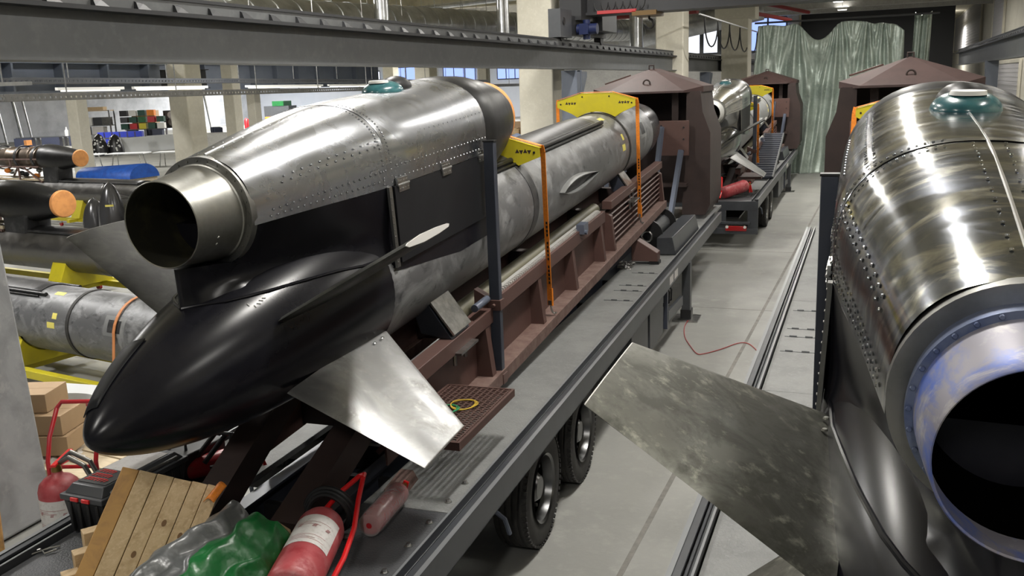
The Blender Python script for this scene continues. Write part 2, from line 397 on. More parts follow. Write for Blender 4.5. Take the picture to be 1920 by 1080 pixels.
    b2.loft(secs,closed=False,caps=(False,False))
    def rivrow(bb,fn,n,r):
        for i in range(n):
            L,t=fn(i/(n-1));p=nac_pt(L,t);q=nac_pt(L,min(1,t+.01))-nac_pt(L,max(0,t-.01));nn=V((q.z,0,-q.x)).normalized()
            if nn.dot(p-V((0,L,.9)))<0: nn=-nn
            bb.dome(p+nn*.005,nn,r)
    R=.0085
    for m in (0,1):
        f=(lambda t:t) if m==0 else (lambda t:1-t)
        for tt,o in ((.02,0),(.045,.5)): rivrow(b,lambda x,tt=tt,o=o:(4.75+1.2*(x+o/20*.9),f(tt)),20,R)
        for tt,o in ((.14,0),(.165,.5)): rivrow(b,lambda x,tt=tt,o=o:(4.9+1.0*(x+o/14*.9),f(tt)),12,R)
        for tt,o in ((.02,0),(.05,.5)): rivrow(b2,lambda x,tt=tt,o=o:(6.1+1.8*(x+o/26*.9),f(tt)),26,R)
        rivrow(b2,lambda x:(6.7+1.2*x,f(.16)),14,R)
        for LL,bb in ((5.95,b),(6.05,b2)): rivrow(bb,lambda x,LL=LL:(LL,f(.01+.42*x)),26,R*.9)
        if variant=='smear':
            for o in (-.012,.012): rivrow(b2,lambda x,o=o:(6.1+1.8*x,f(.27+o)),24,R)
    # centre rivets
    for o in (-.022,.022): rivrow(b,lambda x,o=o:(4.8+1.15*x,.5+o),12,R*.8)
    b.build('rear_nacelle_shell',ALU,root,sharp=60)
    b2.build('front_nacelle_shell',ALU,root,sharp=60)
    b=MB();b.tube([V((0,L,nac_top(L)+.001)) for L in (4.66,5,5.4,5.8,6.0,6.5,6.9)],.007,6);b.build('weld_seam',M['rivet'],root)
    # closing plate at nacelle rear
    # collar + nozzle
    cz=.832
    if variant=='smear':
        b=MB();b.lathe((0,0,cz),(0,1,0),[(4.56,.262),(4.555,.338),(4.62,.338),(4.66,.30)],64);b.build('collar',M['collar'],root)
        b=MB();b.lathe((0,0,cz),(0,1,0),[(4.60,.28),(4.50,.292),(4.47,.292),(4.468,.270),(4.50,.262)],64)
        for k in range(30):
            a=2*pi*k/30;b.dome((.282*cos(a),4.466,cz+.282*sin(a)),(0,-1,0),.0085,8)
        b.build('bolted_flange',M['blueflange'],root,label='blue grey flange ring with bolts')
        b=MB();b.lathe((0,0,cz),(0,1,0),[(4.475,.2715),(4.40,.267),(4.28,.256),(4.19,.246),(4.185,.242),(4.19,.238),(4.3,.245)],72)
        b.build('exhaust_nozzle',M['nozzle_blue'],root,label='heat blued conical exhaust nozzle')
        b=MB();b.lathe((0,0,cz),(0,1,0),[(4.19,.2385),(4.35,.25),(4.9,.24),(5.4,.2),(5.4,.0)],48)
        b.build('nozzle_liner',mat('black_nozzle_bore',(.0015,.0015,.0015),.9,spec=0),root)
    else:
        b=MB();b.lathe((0,0,cz),(0,1,0),[(4.58,.28),(4.575,.339),(4.63,.341),(4.67,.30)],64)
        for k in range(28):
            a=2*pi*k/28;b.dome((.317*cos(a),4.574,cz+.317*sin(a)),(0,-1,0),.009,7)
        b.build('collar',M['collar'],root,label='riveted dull steel collar ring')
        b=MB();b.lathe((0,0,cz),(0,1,0),[(4.60,.300),(4.555,.300),(4.55,.292),(4.40,.274),(4.30,.259),(4.19,.254),(4.185,.250),(4.19,.246)],72)
        for z in (-.1,-.14): b.dome((sqrt(.268**2-z*z),4.36,cz+z),(1,0,z*3),.011,8)
        b.build('exhaust_nozzle',M['white'] if shiny else M['nozzle'],root)
        b=MB();b.lathe((0,0,cz),(0,1,0),[(4.19,.2465),(4.5,.268),(5.2,.24),(5.2,.0)],48);b.build('nozzle_liner',M['nozzle_in'],root)
    # intake cowl
    b=MB();secs=[]
    for L,hw,wt,wb in ((7.92,.562,1.425,.38),(7.98,.590,1.452,.36),(8.25,.588,1.455,.38),(8.55,.562,1.44,.43),(8.85,.512,1.40,.50),(9.1,.45,1.35,.57),(9.30,.395,1.30,.60)):
        c=(wt+wb)/2;h=(wt-wb)/2
        secs.append([V((hw*math.copysign(abs(cos(a))**.9,cos(a)),L,c+h*math.copysign(abs(sin(a))**.9,sin(a)))) for a in [2*pi*k/56 for k in range(56)]])
    b.loft(secs);b.build('intake_cowl',M['cowl'],root,sharp=50)
    b=MB();b.lathe((0,0,.962),(0,1,0),[(9.28,.34),(9.29,.372),(9.42,.372),(9.44,.355),(9.445,.0)],48);b.build('intake_cover',M['orange'],root,label='round orange intake cover')
    # dome
    b=MB();b.sphere((0,7.1,1.385),(.165,.22,.095),28,14);dm=b.build('antenna_dome',M['teal'],root,label='teal dome with white disc')
    b=MB();b.cyl((0,7.03,1.462),(0,7.03,1.482),.085,.08,28);b.build('disc',M['white'],dm)
    b=MB();b.sphere((0,7.34,1.405),(.13,.2,.10),20,10);b.build('dome_fairing',M['cowl'],dm)
    # tail fins
    for sx,sz,lab in ((1,1,'u'),(-1,1,'u'),(1,-1,'l'),(-1,-1,'l')):
        z0,z1=(.165,.615) if sz>0 else (-.30,-.80)
        rx,tx=.44,1.255
        k=(z1-z0)/(tx-rx);nn=V((-k,0,1)).normalized()
        def sec(x,La,Lb,th):
            z=z0+k*(x-rx);o=[]
            for t,h in ((0,.10),(.04,.5),(.35,1),(.7,.85),(.96,.45),(1,.12),(.96,-.45),(.7,-.85),(.35,-1),(.04,-.5)):
                q=V((x,La+(Lb-La)*t,z))+nn*(h*th/2);o.append(V((sx*q.x,q.y,q.z)))
            return o
        b=MB();b.loft([sec(rx,4.56,5.9,.070),sec(tx,4.73,5.395,.056)])
        for Lq in (5.72,5.6): b.dome((sx*.52,Lq,z0+k*(.52-rx)+.040),(0,0,1),.014,8)
        fo=b.build('tail_fin',M['fin_dark'] if variant=='smear' else (M['fin'] if lab=='l' else M['fin_black']),root)  # upper fins near-black, lower ones mottled grey
        b=MB();b.loft([sec(tx+.0005,4.731,5.394,.055),sec(tx+.004,4.735,5.39,.050)]);b.build('fin_tip',M['strip'],fo,label='bright bare metal tip face')
    # wing roots
    for sx in (1,-1):
        def lens(x,sc):
            o=[];n=14
            for i in range(n): t=i/n;o.append((10.35+1.75*t,.085*sc*(sin(pi*t**.75))))
            for i in range(n): t=1-i/n;o.append((10.35+1.75*t,-.085*sc*(sin(pi*t**.75))))
            return [V((sx*x,L,w-.02)) for L,w in o]
        b=MB();b.loft([lens(.50,1.25),lens(.565,1.2),lens(.63,1.0),lens(.63,.85),lens(.56,.8)],caps=(False,False));b.build('wing_root',M['body_clean'],root)
        b=MB();b.loft([lens(.566,.84),lens(.57,.84)]);b.build('wing_root_opening',M['dark'],root)
        # small decals
        for L0,L1,a0,a1 in ((13.75,14.0,62,70),(14.02,14.14,18,28),(13.9,14.1,2,12)):
            aa=(a0,a1) if sx>0 else (180-a1,180-a0)
            b=MB();b.grid(arc(L0,L1,aa[0],aa[1],lambda L:R0+.0025),1,4);b.build('tape_label',M['yellowtag'],root)
        aa=(5,38) if sx>0 else (142,175)
        b=MB();b.grid(arc(15.35,15.85,aa[0],aa[1],lambda L:R0+.003),2,8);ds=b.build('access_frame',M['body_clean'],root)
        aa=(11,31) if sx>0 else (149,169)
        b=MB();b.grid(arc(15.45,15.75,aa[0],aa[1],lambda L:R0+.006),2,8);b.build('access_cover',M['spine'],ds)
    b=MB();b.lathe((0,0,0),(0,1,0),[(14.40,.565),(14.40,.577),(14.47,.577),(14.47,.565)],64);b.build('rubber_band',M['rubber'],root)
    return root

ms1=missile('cruise_missile','long missile with plain grey exhaust pipe and aluminium nacelle on the middle trailer',M1,'a')
ms3=missile('cruise_missile','missile with huge blue-stained bolted exhaust ring and smeared shiny nacelle, seen largest',M3,'smear')
ms2=missile('cruise_missile','distant missile with white exhaust ring and polished black tail on the far trailer',Matrix.Translation((.12,0,-.10))@M2,'gloss')
for o in (ms1,ms2,ms3): o['group']='cruise missiles on trailers'
# missile frame chalk number
# ------------------------------------------------------------------ launch cradle (missile-local)
def cradle(label,Mx,full=True):
    root=thing('launch_cradle',label,'cradle',Mx,'brown launch cradles')
    for sg in (1,-1):
        b=MB();b.bx(sg*.46,sg*.72,7.2,16.9,-1.40,-1.27);b.build('lower_flange',M['dust'],root,bevel=.006)
        b=MB();b.bx(sg*.515,sg*.53,5.6,16.9,-1.28,-.70)
        b.build('web_plate',M['brown'],root)
        b=MB();b.bx(sg*.50,sg*.64,7.9,12.3,-.76,-.60);b.bx(sg*.50,sg*.64,5.2,7.9,-.80,-.66);b.build('top_rail',M['brown'],root,bevel=.006)
        b=MB();b.bx(sg*.50,sg*.64,12.7,16.9,-.66,-.54);b.build('front_rail',M['brown'],root,bevel=.006)
        # bright toothed strip on rail
        b=MB();b.bx(sg*.53,sg*.575,8.0,12.2,-.60,-.575)
        for i in range(70): b.bx(sg*.58,sg*.61,8.05+i*.059,8.08+i*.059,-.60,-.578)
        b.build('toothed_strip',M['strip'],root)
        for L in (9.2,10.6,12.1,12.75,16.85,7.55):
            b=MB();b.prism([(0,-1.27),(.15,-1.27),(.10,-.76),(0,-.70)],lambda a,w,L=L:V((sg*(.53+a),L-.05,w)),lambda a,w,L=L:V((sg*(.53+a),L+.05,w)));b.build('gusset',M['brown'],root)
        for i in range(7):
            w=-1.2+i*.085
            b=MB();b.bar((sg*.58,12.85,w),(sg*.58,16.8,w),.02,.07,(sg*.7,0,.7));b.build('louvre',M['brown'],root)
        # rear slanting leg
        b=MB();b.bar((sg*.40,5.75,-.80),(sg*.33,4.55,-1.28),.20,.22);b.build('rear_leg',M['brown_dark'],root)  # shade around the leg put into its darker brown
        # saddles
        for L in (6.95,14.25):
            b=MB();b.hull8([V((sg*x,y,z)) for x,y,z in ((.34,L-.2,-.62),(.62,L-.2,-.66),(.62,L+.2,-.66),(.34,L+.2,-.62),(.30,L-.2,-.47),(.42,L-.2,-.36),(.42,L+.2,-.36),(.30,L+.2,-.47))])
            sd=b.build('saddle',M['navy'],root)
            b=MB();b.hull8([V((sg*x,y,z)) for x,y,z in ((.43,L-.19,-.35),(.63,L-.19,-.63),(.63,L+.19,-.63),(.43,L+.19,-.35),(.44,L-.19,-.335),(.645,L-.19,-.62),(.645,L+.19,-.62),(.44,L+.19,-.335))])
            b.build('saddle_plate',M['steel'],sd)
            b=MB();
            for d in (-.12,.12): b.cyl((sg*.60,L+d,-.92),(sg*.60,L+d,-.6),.018,n=8)
            b.bx(sg*.54,sg*.70,L-.2,L+.2,-.80,-.78);b.build('clamp_bolt',M['steel'],sd)
        b=MB();b.cyl((sg*.62,7.3,-.55),(sg*.62,7.62,-.55),.035,n=12);b.build('pin',M['strut'],root)
        b=MB();b.bx(sg*.60,sg*.70,10.9,11.12,-.64,-.52);b.cyl((sg*.7,10.95,-.62),(sg*.73,10.95,-.62),.03,n=8);b.build('rail_clamp',M['strut'],root)
    b=MB();b.cyl((.30,7.4,-.72),(.30,13.0,-.72),.095,n=16);b.build('pipe',mat('olive_tube',(.16,.15,.10),.5),root,label='olive tube under the missile')
    for L in (6.2,8.5,11.5,14.5,16.7):
        b=MB();b.bx(-.51,.51,L-.08,L+.08,-1.25,-1.0);b.build('cross_member',M['brown_dark'],root)
    return root
cr1=cradle('long brown steel launch cradle under the missile with the plain grey exhaust pipe',M1)
cr2=copy_tree(cr1,Matrix.Translation((.12,0,-.10))@M2,'distant brown launch cradle under the missile with the white exhaust ring')
cr3=copy_tree(cr1,M3,'brown launch cradle under the missile with the blue-stained exhaust')
# yellow clamp beams and straps
def clamp(label,Mx,L,dz):
    root=thing('clamp_yoke',label,'clamp',Mx@Matrix.Translation((0,L,dz)),'yellow clamp yokes over missiles')
    arc=[(.585*cos(radians(a)),.585*sin(radians(a))-dz) for a in range(58,123,8)]
    poly=[(.64,.66),(.64,.76),(.26,.87),(-.26,.87),(-.64,.76),(-.64,.66)]+[(-.40,.555 if dz==0 else .57)]+arc[::-1]+[(.40,.555 if dz==0 else .57)]
    for y in (-.07,.07):
        b=MB();b.prism(poly,lambda a,c:V((a,y-.006,c)),lambda a,c:V((a,y+.006,c)));pl=b.build('side_plate',M['yellow'],root)
        b=MB()
        for x in (-.48,-.39,.39,.48):
            for d,u in ((0,.03),(.045,-.03)): b.prism([(x+d-.025,.72-u/2),(x+d+.025,.72-u/2),(x+d,.72+u)],lambda a,c:V((a,y-.0065,c)),lambda a,c:V((a,y+.0065,c)))
        b.build('cutout',M['brown_dark'],pl)
        for x,z in ((.58,.71),(-.58,.71),(.22,.82),(-.22,.82)): b=MB();b.cyl((x,y-.012,z),(x,y+.012,z),.013,n=10);b.build('bolt',M['dark'],pl)
    b=MB()
    for p,q in (((.64,.755),(.26,.865)),((.26,.865),(-.26,.865)),((-.26,.865),(-.64,.755))): b.bar((p[0],0,p[1]),(q[0],0,q[1]),.152,.012)
    b.build('top_plate',M['yellow'],root)
    return root
def strap(label,Mx,L,dz):
    root=thing('ratchet_strap',label,'strap',Mx@Matrix.Translation((0,L,dz)),'orange straps over missiles')
    z1=-1.27-dz
    b=MB();n=0
    pts=[(.665,z1+.16),(.655,.70),(.64,.775),(.26,.885),(-.26,.885),(-.64,.775),(-.655,.70),(-.665,z1+.16)]
    for p,q in zip(pts,pts[1:]): (b.bar((p[0],0,p[1]),(q[0],0,q[1]),.06,.006,(0,0,1)) if abs(p[0]-q[0])>.1 else b.bar((p[0],0,p[1]),(q[0],0,q[1]),.068,.006,(.5,1,0)))
    wb=b.build('webbing',M['strap'],root)
    b=MB()
    for k in range(16):
        if k in(5,11): continue
        z=z1+.38+k*.045;x=.668-.009*(z-z1)
        b.bar((x+.006,-.008,z),(x+.006,-.008,z+.030),.022,.004,(.5,1,0))
    b.build('print',M['dark'],wb)
    for sg in (1,-1):
        b=MB();b.bar((sg*.67,0,z1+.33),(sg*.67,0,z1+.13),.075,.02,(.5,1,0));b.build('strap_tail',M['strap'],root)
        b=MB();b.tube([V((sg*.665,.0,z1+.17)),V((sg*.67,.01,z1+.10)),V((sg*.68,.02,z1+.05)),V((sg*.70,.03,z1+.025)),V((sg*.725,.03,z1+.04))],.012,8);b.bx(sg*.65,sg*.69,-.03,.03,z1+.14,z1+.19);b.build('hook',M['steel'],root)
    return root
names=(('the plain grey exhaust missile',M1),('the distant white exhaust missile',Matrix.Translation((.12,0,-.10))@M2),('the blue-stained exhaust missile',M3))
for nm,Mx in names:
    clamp('yellow clamp yoke just ahead of the intake cowl of '+nm,Mx,9.45,-.13)
    clamp('yellow clamp yoke near the far end of '+nm,Mx,14.6,0)
    strap('orange strap just ahead of the intake cowl of '+nm,Mx,9.45,-.13)
    strap('orange strap near the far end of '+nm,Mx,14.6,0)
# ------------------------------------------------------------------ trailers (frame: x across, y forward, z up from the floor)
def wheel(parent,x,y,side,r=.525):
    b=MB();prof=[(-.14,.30),(-.155,.36),(-.165,.44),(-.15,.50),(-.12,.522)]
    for g in (-.085,-.03,.03,.085): prof+=[(g-.012,.525),(g-.008,.512),(g+.008,.512),(g+.012,.525)]
    prof+=[(.12,.522),(.15,.50),(.165,.44),(.155,.36),(.14,.30)]
    c=V((x,y,r));b.lathe(c,(side,0,0),prof,48)
    for k in range(60):
        a=2*pi*k/60;b.box(c+V((side*.135,cos(a)*.512,sin(a)*.512)),(.05,.02,.03),Matrix.Rotation(a,3,'X'))
    w=b.build('wheel',M['rubber'],parent)
    b=MB();b.lathe(c,(side,0,0),[(-.14,.305),(-.02,.285),(.0,.25),(.01,.2),(.03,.15),(.08,.13),(.12,.10),(.125,.0)],40)
    b.lathe(c,(side,0,0),[(.06,.285),(.15,.30),(.165,.31),(.15,.288),(.06,.27)],40)
    b.build('rim',M['chrome'],w)
    for k in range(10):
        a=2*pi*k/10;p=c+V((side*.005,cos(a)*.215,sin(a)*.215));b=MB();b.cyl(p,p+V((side*.06,0,0)),.022,.016,8);b.build('lug_nut',M['steel'],w)
U0,U1=-.85,17.3
def trailer(label,Mx,simple=False):
    root=thing('semi_trailer',label,'trailer',Mx,'grey low trailers carrying missiles')
    # deck plates
    for sg in (1,-1):
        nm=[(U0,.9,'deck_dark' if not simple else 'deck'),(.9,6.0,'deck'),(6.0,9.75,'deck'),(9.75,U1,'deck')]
        for a,c,mm in nm:
            b=MB();b.bx(sg*.52,sg*1.205,a+.004,c-.004,1.10,1.15)
            b.build('deck_plate',M[mm],root,bevel=.003)
        for u in (7.35,7.95,8.3,9.2):
            b=MB();b.bx(sg*.75,sg*1.15,u-.008,u+.008,1.150,1.154);b.cyl((sg*.85,u,1.155),(sg*.93,u,1.155),.012,n=8);b.cyl((sg*1.02,u,1.155),(sg*1.10,u,1.155),.012,n=8)
            b.build('hinge_strip',M['dgrey'],root)
        # side rail: inner lip, recess and outer channel
        b=MB();b.bx(sg*1.215,sg*1.235,U0,15.8,1.06,1.20);b.bx(sg*1.235,sg*1.33,U0,15.8,1.06,1.145)
        b.bx(sg*1.355,sg*1.375,U0,15.8,.985,1.20);b.bx(sg*1.29,sg*1.355,U0,15.8,1.175,1.195);b.bx(sg*1.27,sg*1.375,U0,15.8,.985,1.0)
        b.bx(sg*1.262,sg*1.27,U0,15.8,1.145,1.175)
        b.build('side_rail',M['rail'],root,bevel=.003)
        b=MB();b.bx(sg*1.217,sg*1.233,U0,15.8,1.2,1.2015);b.bx(sg*1.340,sg*1.374,U0,15.8,1.2,1.2015);b.build('worn_edge',M['railedge'],root)
        # bolts
        k=0
        for u in (.06,.40,.73,1.06,1.38):
            for v in (1.11,.66):
                if v<1 and u in (.06,): continue
                b=MB();b.cyl((sg*v,u,1.15),(sg*v,u,1.156),.026,n=14);b.cyl((sg*v,u,1.154),(sg*v,u,1.172),.016,n=6);b.build('deck_bolt',M['steel'],root)
        # chassis beams
        b=MB();b.bx(sg*.30,sg*.34,U0,15,.75,1.13);b.bx(sg*.26,sg*.38,U0,15,1.13,1.15);b.bx(sg*.26,sg*.38,U0,15,.74,.76);b.build('chassis_beam',M['navy'],root)
        # storage boxes below rail
        for a,c in ((6.45,7.55),(7.7,8.75)):
            b=MB();b.bx(sg*1.0,sg*1.31,a,c,.35,.985);b.build('side_box',M['dgrey'],root,bevel=.008)
        b=MB();b.bar((sg*1.3,9.15,.5),(sg*1.3,10.6,.42),.05,.16);b.build('side_guard',M['rail'],root)
        b=MB();b.bx(sg*1.28,sg*1.34,8.95,9.02,.35,.985);b.build('guard_post',M['navy'],root)
        b=MB();b.bx(sg*1.26,sg*1.40,10.9,11.08,.10,1.0);lg=b.build('support_leg',M['dgrey'],root)
        b=MB();b.bx(sg*1.12,sg*1.55,10.75,11.23,.0,.025);b.build('foot_plate',M['steel'],lg)
        b=MB();b.bx(sg*1.24,sg*1.42,10.88,11.10,.025,.18);b.build('foot',M['dark'],lg)
        for u in (2.75,4.15):
            wheel(root,sg*1.13,u,sg)
        b=MB();b.tube([V((sg*1.05,1.9,.75)),V((sg*1.2,1.95,.6)),V((sg*1.22,2.0,.45))],.02,8);b.build('step_bracket',M['strut'],root)
        for u in (9.4,9.6):
            b=MB();b.tube([V((sg*1.2,u,.95)),V((sg*1.28,u+.1,.8)),V((sg*1.25,u+.25,.6)),V((sg*1.1,u+.3,.5))],.015,8);b.build('air_hose',M['hose'],root)
    # tape stickers on right rail
    for a in (8.95,9.4):
        b=MB();b.bx(1.376,1.3775,a,a+.32,1.03,1.15);b.build('sticker',M['paper'],root)
    # rear plate across and cross members
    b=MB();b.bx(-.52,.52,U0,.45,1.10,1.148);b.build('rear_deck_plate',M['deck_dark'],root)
    for u in (.9,1.5,2.1,2.9,3.7,4.5,6,7.5,9,10.5,12,13.5):
        b=MB();b.bx(-1.2,1.2,u-.03,u+.03,.86,1.06);b.build('cross_member',M['dark'],root)
    b=MB();b.bx(-.9,.9,-.6,15.5,.68,.72);b.build('opening_shade_sheet',M['dark'],root)  # black sheet stretched under the deck opening to stand for its shade
    b=MB();b.bx(-.9,.9,14.0,U1,.95,1.10);b.build('gooseneck',M['dgrey'],root)
    for u in (2.75,4.15):
        b=MB();b.cyl((-1.1,u,.525),(1.1,u,.525),.07,n=14);b.build('axle',M['dark'],root)
    # tail board with light cluster
    b=MB();b.bx(-1.375,1.375,U0-.02,U0+.02,.93,1.148);b.bx(-1.375,1.375,U0-.06,U0+.04,.36,.50)
    for sg in (1,-1):
        b.bx(sg*1.13,sg*1.375,U0-.02,U0+.03,.5,.95);b.bx(sg*.42,sg*.62,U0-.02,U0+.03,.5,.95);b.bx(sg*.5,sg*1.2,U0-.08,U0,.60,.66)
    b.build('tail_board',M['rail'],root,bevel=.004)
    for sg in (1,-1):
        b=MB();b.bx(sg*.62,sg*1.12,U0-.10,U0-.05,.44,.56);tl=b.build('tail_light',M['tail_red'],root,bevel=.01)
        for v in (.66,1.08):
            b=MB();b.cyl((sg*v,U0-.10,.54),(sg*v,U0-.115,.54),.035,n=14);b.build('lens',M['white'],tl)
    return root
tr1=trailer('grey low trailer in the middle carrying the missile with the plain grey exhaust pipe',F1)
tr2=copy_tree(tr1,F2,'distant grey trailer with red tail lights standing near the silver sheet curtain')
tr3=copy_tree(tr1,F3,'grey trailer below the missile with the blue-stained exhaust')

def shelter(label,Mx):
    root=thing('blast_hood',label,'steel hood',Mx,'brown steel hoods over missile noses')
    u0,u1=15.0,17.0
    for sg in (1,-1):
        poly=[(1.14,3.80),(1.19,3.38),(1.35,2.95),(1.36,1.46),(1.26,1.24),(.78,1.24),(.78,1.55),(.84,2.2),(.86,3.80)]
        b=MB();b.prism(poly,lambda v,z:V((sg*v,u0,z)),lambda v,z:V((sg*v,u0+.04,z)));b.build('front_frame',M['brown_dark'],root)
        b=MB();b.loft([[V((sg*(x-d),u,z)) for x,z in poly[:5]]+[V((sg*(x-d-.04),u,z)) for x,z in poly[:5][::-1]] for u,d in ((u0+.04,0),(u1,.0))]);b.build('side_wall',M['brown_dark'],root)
        b=MB();b.bx(sg*.30,sg*.95,u0-.25,u0-.2,2.5,3.22);p=b.build('mounting_plate',M['brown'],root,bevel=.01)
        for v,z in ((.38,3.12),(.84,3.08),(.84,2.60),(.84,2.84)):
            b=MB();b.cyl((sg*v,u0-.26,z),(sg*v,u0-.24,z),.02,n=8);b.build('bolt_hole',M['dark'],p)
        for q,r in (((sg*.40,u0-.32,3.1),(sg*.34,u0-.55,2.2)),((sg*.80,u0-.32,2.62),(sg*.66,u0-.75,1.35))):
            b=MB();b.bar(q,r,.09,.09);b.build('strut',M['strut'],root)
        b=MB();b.bx(sg*.2,sg*.9,u0-.22,u0+.1,1.85,1.92);b.build('shelf_bar',M['brown_dark'],root)
        b=MB();b.bx(sg*.50,sg*.64,u0+.35,u0+.45,2.9,3.8);b.build('inner_stiffener',M['brown_dark'],root)
    ev=[(-.82,u0-.12),(.82,u0-.12),(1.17,u0+.25),(1.17,u1),(-1.17,u1),(-1.17,u0+.25)]
    b=MB();lo=[b.bm.verts.new((v,u,3.78)) for v,u in ev];hi=[b.bm.verts.new((v,u,3.82 if i in(0,1) else 3.90)) for i,(v,u) in enumerate(ev)]
    b.bridge(lo,hi);b.face(lo[::-1]);A=b.bm.verts.new((0,u0+.75,4.30));B=b.bm.verts.new((0,u1-.2,4.30))
    b.face([hi[0],hi[1],A]);b.face([hi[1],hi[2],A]);b.face([hi[2],hi[3],B,A]);b.face([hi[3],hi[4],B]);b.face([hi[4],hi[5],A,B]);b.face([hi[5],hi[0],A])
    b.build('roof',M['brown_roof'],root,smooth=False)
    b=MB();b.bar((-1.0,u0+.6,4.0),(-.45,u0+.72,4.17),.10,.03);b.build('roof_strip',M['brown'],root)
    b=MB();b.tube([V((-.05,u0+.72,4.27)),V((-.05,u0+.72,4.36)),V((.05,u0+.72,4.36)),V((.05,u0+.72,4.27))],.018,8);b.build('lifting_lug',M['brown_dark'],root)
    b=MB();b.tube([V((.0+.07*cos(a),u0+.16,3.99+.07*sin(a)))for a in [2*pi*k/14 for k in range(14)]],.017,8,closed=True);b.build('lifting_eye',M['brown_dark'],root)
    b=MB();b.prism([(-1.3,1.24),(1.3,1.24),(1.3,2.9),(1.14,3.4),(1.14,3.8),(-1.14,3.8),(-1.14,3.4),(-1.3,2.9)],lambda v,z:V((v,u1,z)),lambda v,z:V((v,u1+.04,z)));b.build('back_wall',M['brown_dark'],root)
    return root
sh1=shelter('brown peaked steel hood over the nose of the missile with the plain grey exhaust pipe',F1@Matrix.Translation((-.14,0,0)))
sh2=copy_tree(sh1,F2@Matrix.Translation((.1,0,0)),'distant brown peaked steel hood beside the silver sheet curtain')
sh3=copy_tree(sh1,F3@Matrix.Translation((.29,0,0)),'brown peaked steel hood behind the missile with the blue-stained exhaust')

def post(label,Mx,v=.66,u=3.40,dz=0):
    root=thing('steel_post',label,'post',Mx@Matrix.Translation((v,u,1.25+dz)),'dark steel posts beside missile pylons')
    b=MB();b.bx(-.05,.05,-.04,.04,.09,2.28);b.build('tube',M['navy'],root,bevel=.006)
    b=MB();b.bx(-.055,.055,-.045,.045,2.28,2.295);b.build('cap',M['dark'],root)
    b=MB();b.bx(-.07,.07,-.06,.06,0,.10);b.build('socket',M['brown'],root,bevel=.005)
    sg=1 if v>0 else -1
    b=MB();b.bx(-.065,.065,-.055,.055,.72,.82);b.hull8([V((-sg*x,y,z)) for x,y,z in ((.05,-.05,.70),(.20,-.05,.76),(.20,.05,.76),(.05,.05,.70),(.05,-.05,.84),(.20,-.05,.92),(.20,.05,.92),(.05,.05,.84))]);b.cyl((0,-.09,.77),(0,.09,.77),.018,n=8);b.build('clamp_bracket',M['brown'],root,bevel=.004)
    return root
po=post('dark steel post standing beside the aisle-side pylon panel of the plain grey exhaust missile',F1)
po3=post('dark steel post standing beside the pylon of the blue-stained exhaust missile',F3,-.58,3.25,-.10)
po2=post('thin dark post beside the distant polished black missile',F2@Matrix.Translation((.19,0,0)))

# mesh step platform beside cradle (perforated brown plate)
def platform(label,Mx,c,perf=True):
    root=thing('step_platform',label,'platform',Mx@Matrix.Translation(c),'brown step platforms')
    w,l=.56,1.18
    if perf:
        b=MB();nx,ny=11,30
        dx,dy=(w-.04)/nx,(l-.04)/ny
        for i in range(nx+1): 
            x=-w/2+.02+i*dx;b.bx(x-.008,x+.008,-l/2,l/2,.0,.008)
        for j in range(ny+1):
            y=-l/2+.02+j*dy
            for i in range(nx):
                if (i+j)%2==0: x=-w/2+.02+i*dx;b.bx(x,x+dx,y-.009,y+.009,0,.008)
        for j in range(ny+1):
            y=-l/2+.02+j*dy
            b.bx(-w/2,w/2,y-.0045,y+.0045,0,.007)
        b.build('mesh_plate',M['brown'],root)
    else:
        b=MB();b.bx(-w/2,w/2,-l/2,l/2,0,.01);b.build('plate',M['brown'],root)
    b=MB();b.bx(-w/2-.02,-w/2,-l/2-.02,l/2+.02,-.05,.012);b.bx(w/2,w/2+.02,-l/2-.02,l/2+.02,-.05,.012);b.bx(-w/2,w/2,-l/2-.02,-l/2,-.05,.012);b.bx(-w/2,w/2,l/2,l/2+.02,-.05,.012);b.build('frame',M['brown'],root)
    b=MB();b.bar((-w/2,l/2-.15,-.03),(-w/2-.16,l/2-.15,-.2),.04,.04);b.bar((-w/2,-l/2+.15,-.03),(-w/2-.16,-l/2+.15,-.2),.04,.04);b.build('bracket',M['brown'],root)
    return root
platform('perforated brown step platform with coiled wires below the dark steel post',F1,(.87,1.78,1.545))
platform('small brown step platform on the distant trailer near its curtain end',F2@Matrix.Translation((.1,0,0)),(.80,9.6,1.75),False)
platform('brown step platform on the distant trailer below the polished tail fin',F2@Matrix.Translation((.1,0,0)),(.87,1.5,1.545),False)
# wire coils on it
P0=V((.87,1.78,1.555))
for nm,mt,dx,dy,r,lab in (('wire_coil','yelwire',.02,.12,.07,'yellow wire coil on the perforated platform'),('wire_coil','greenwire',-.07,.02,.06,'green wire coil on the perforated platform between the yellow and blue ones'),('wire_coil','bluewire',-.10,-.13,.055,'blue wire coil on the perforated platform')):
    b=MB()
    for k in range(3):
        b.tube([P0+V((dx+.012*k+(r*1.35+.006*k)*cos(a),dy*1.3-.014*k+(r*1.6+.004*k)*sin(a),.004+.005*k+.006*sin(2*a+k))) for a in [2*pi*i/28 for i in range(28)]],.0042,6,closed=True)
    tag(b.build(nm,M[mt],None,F1),lab,'wire','coiled wires')
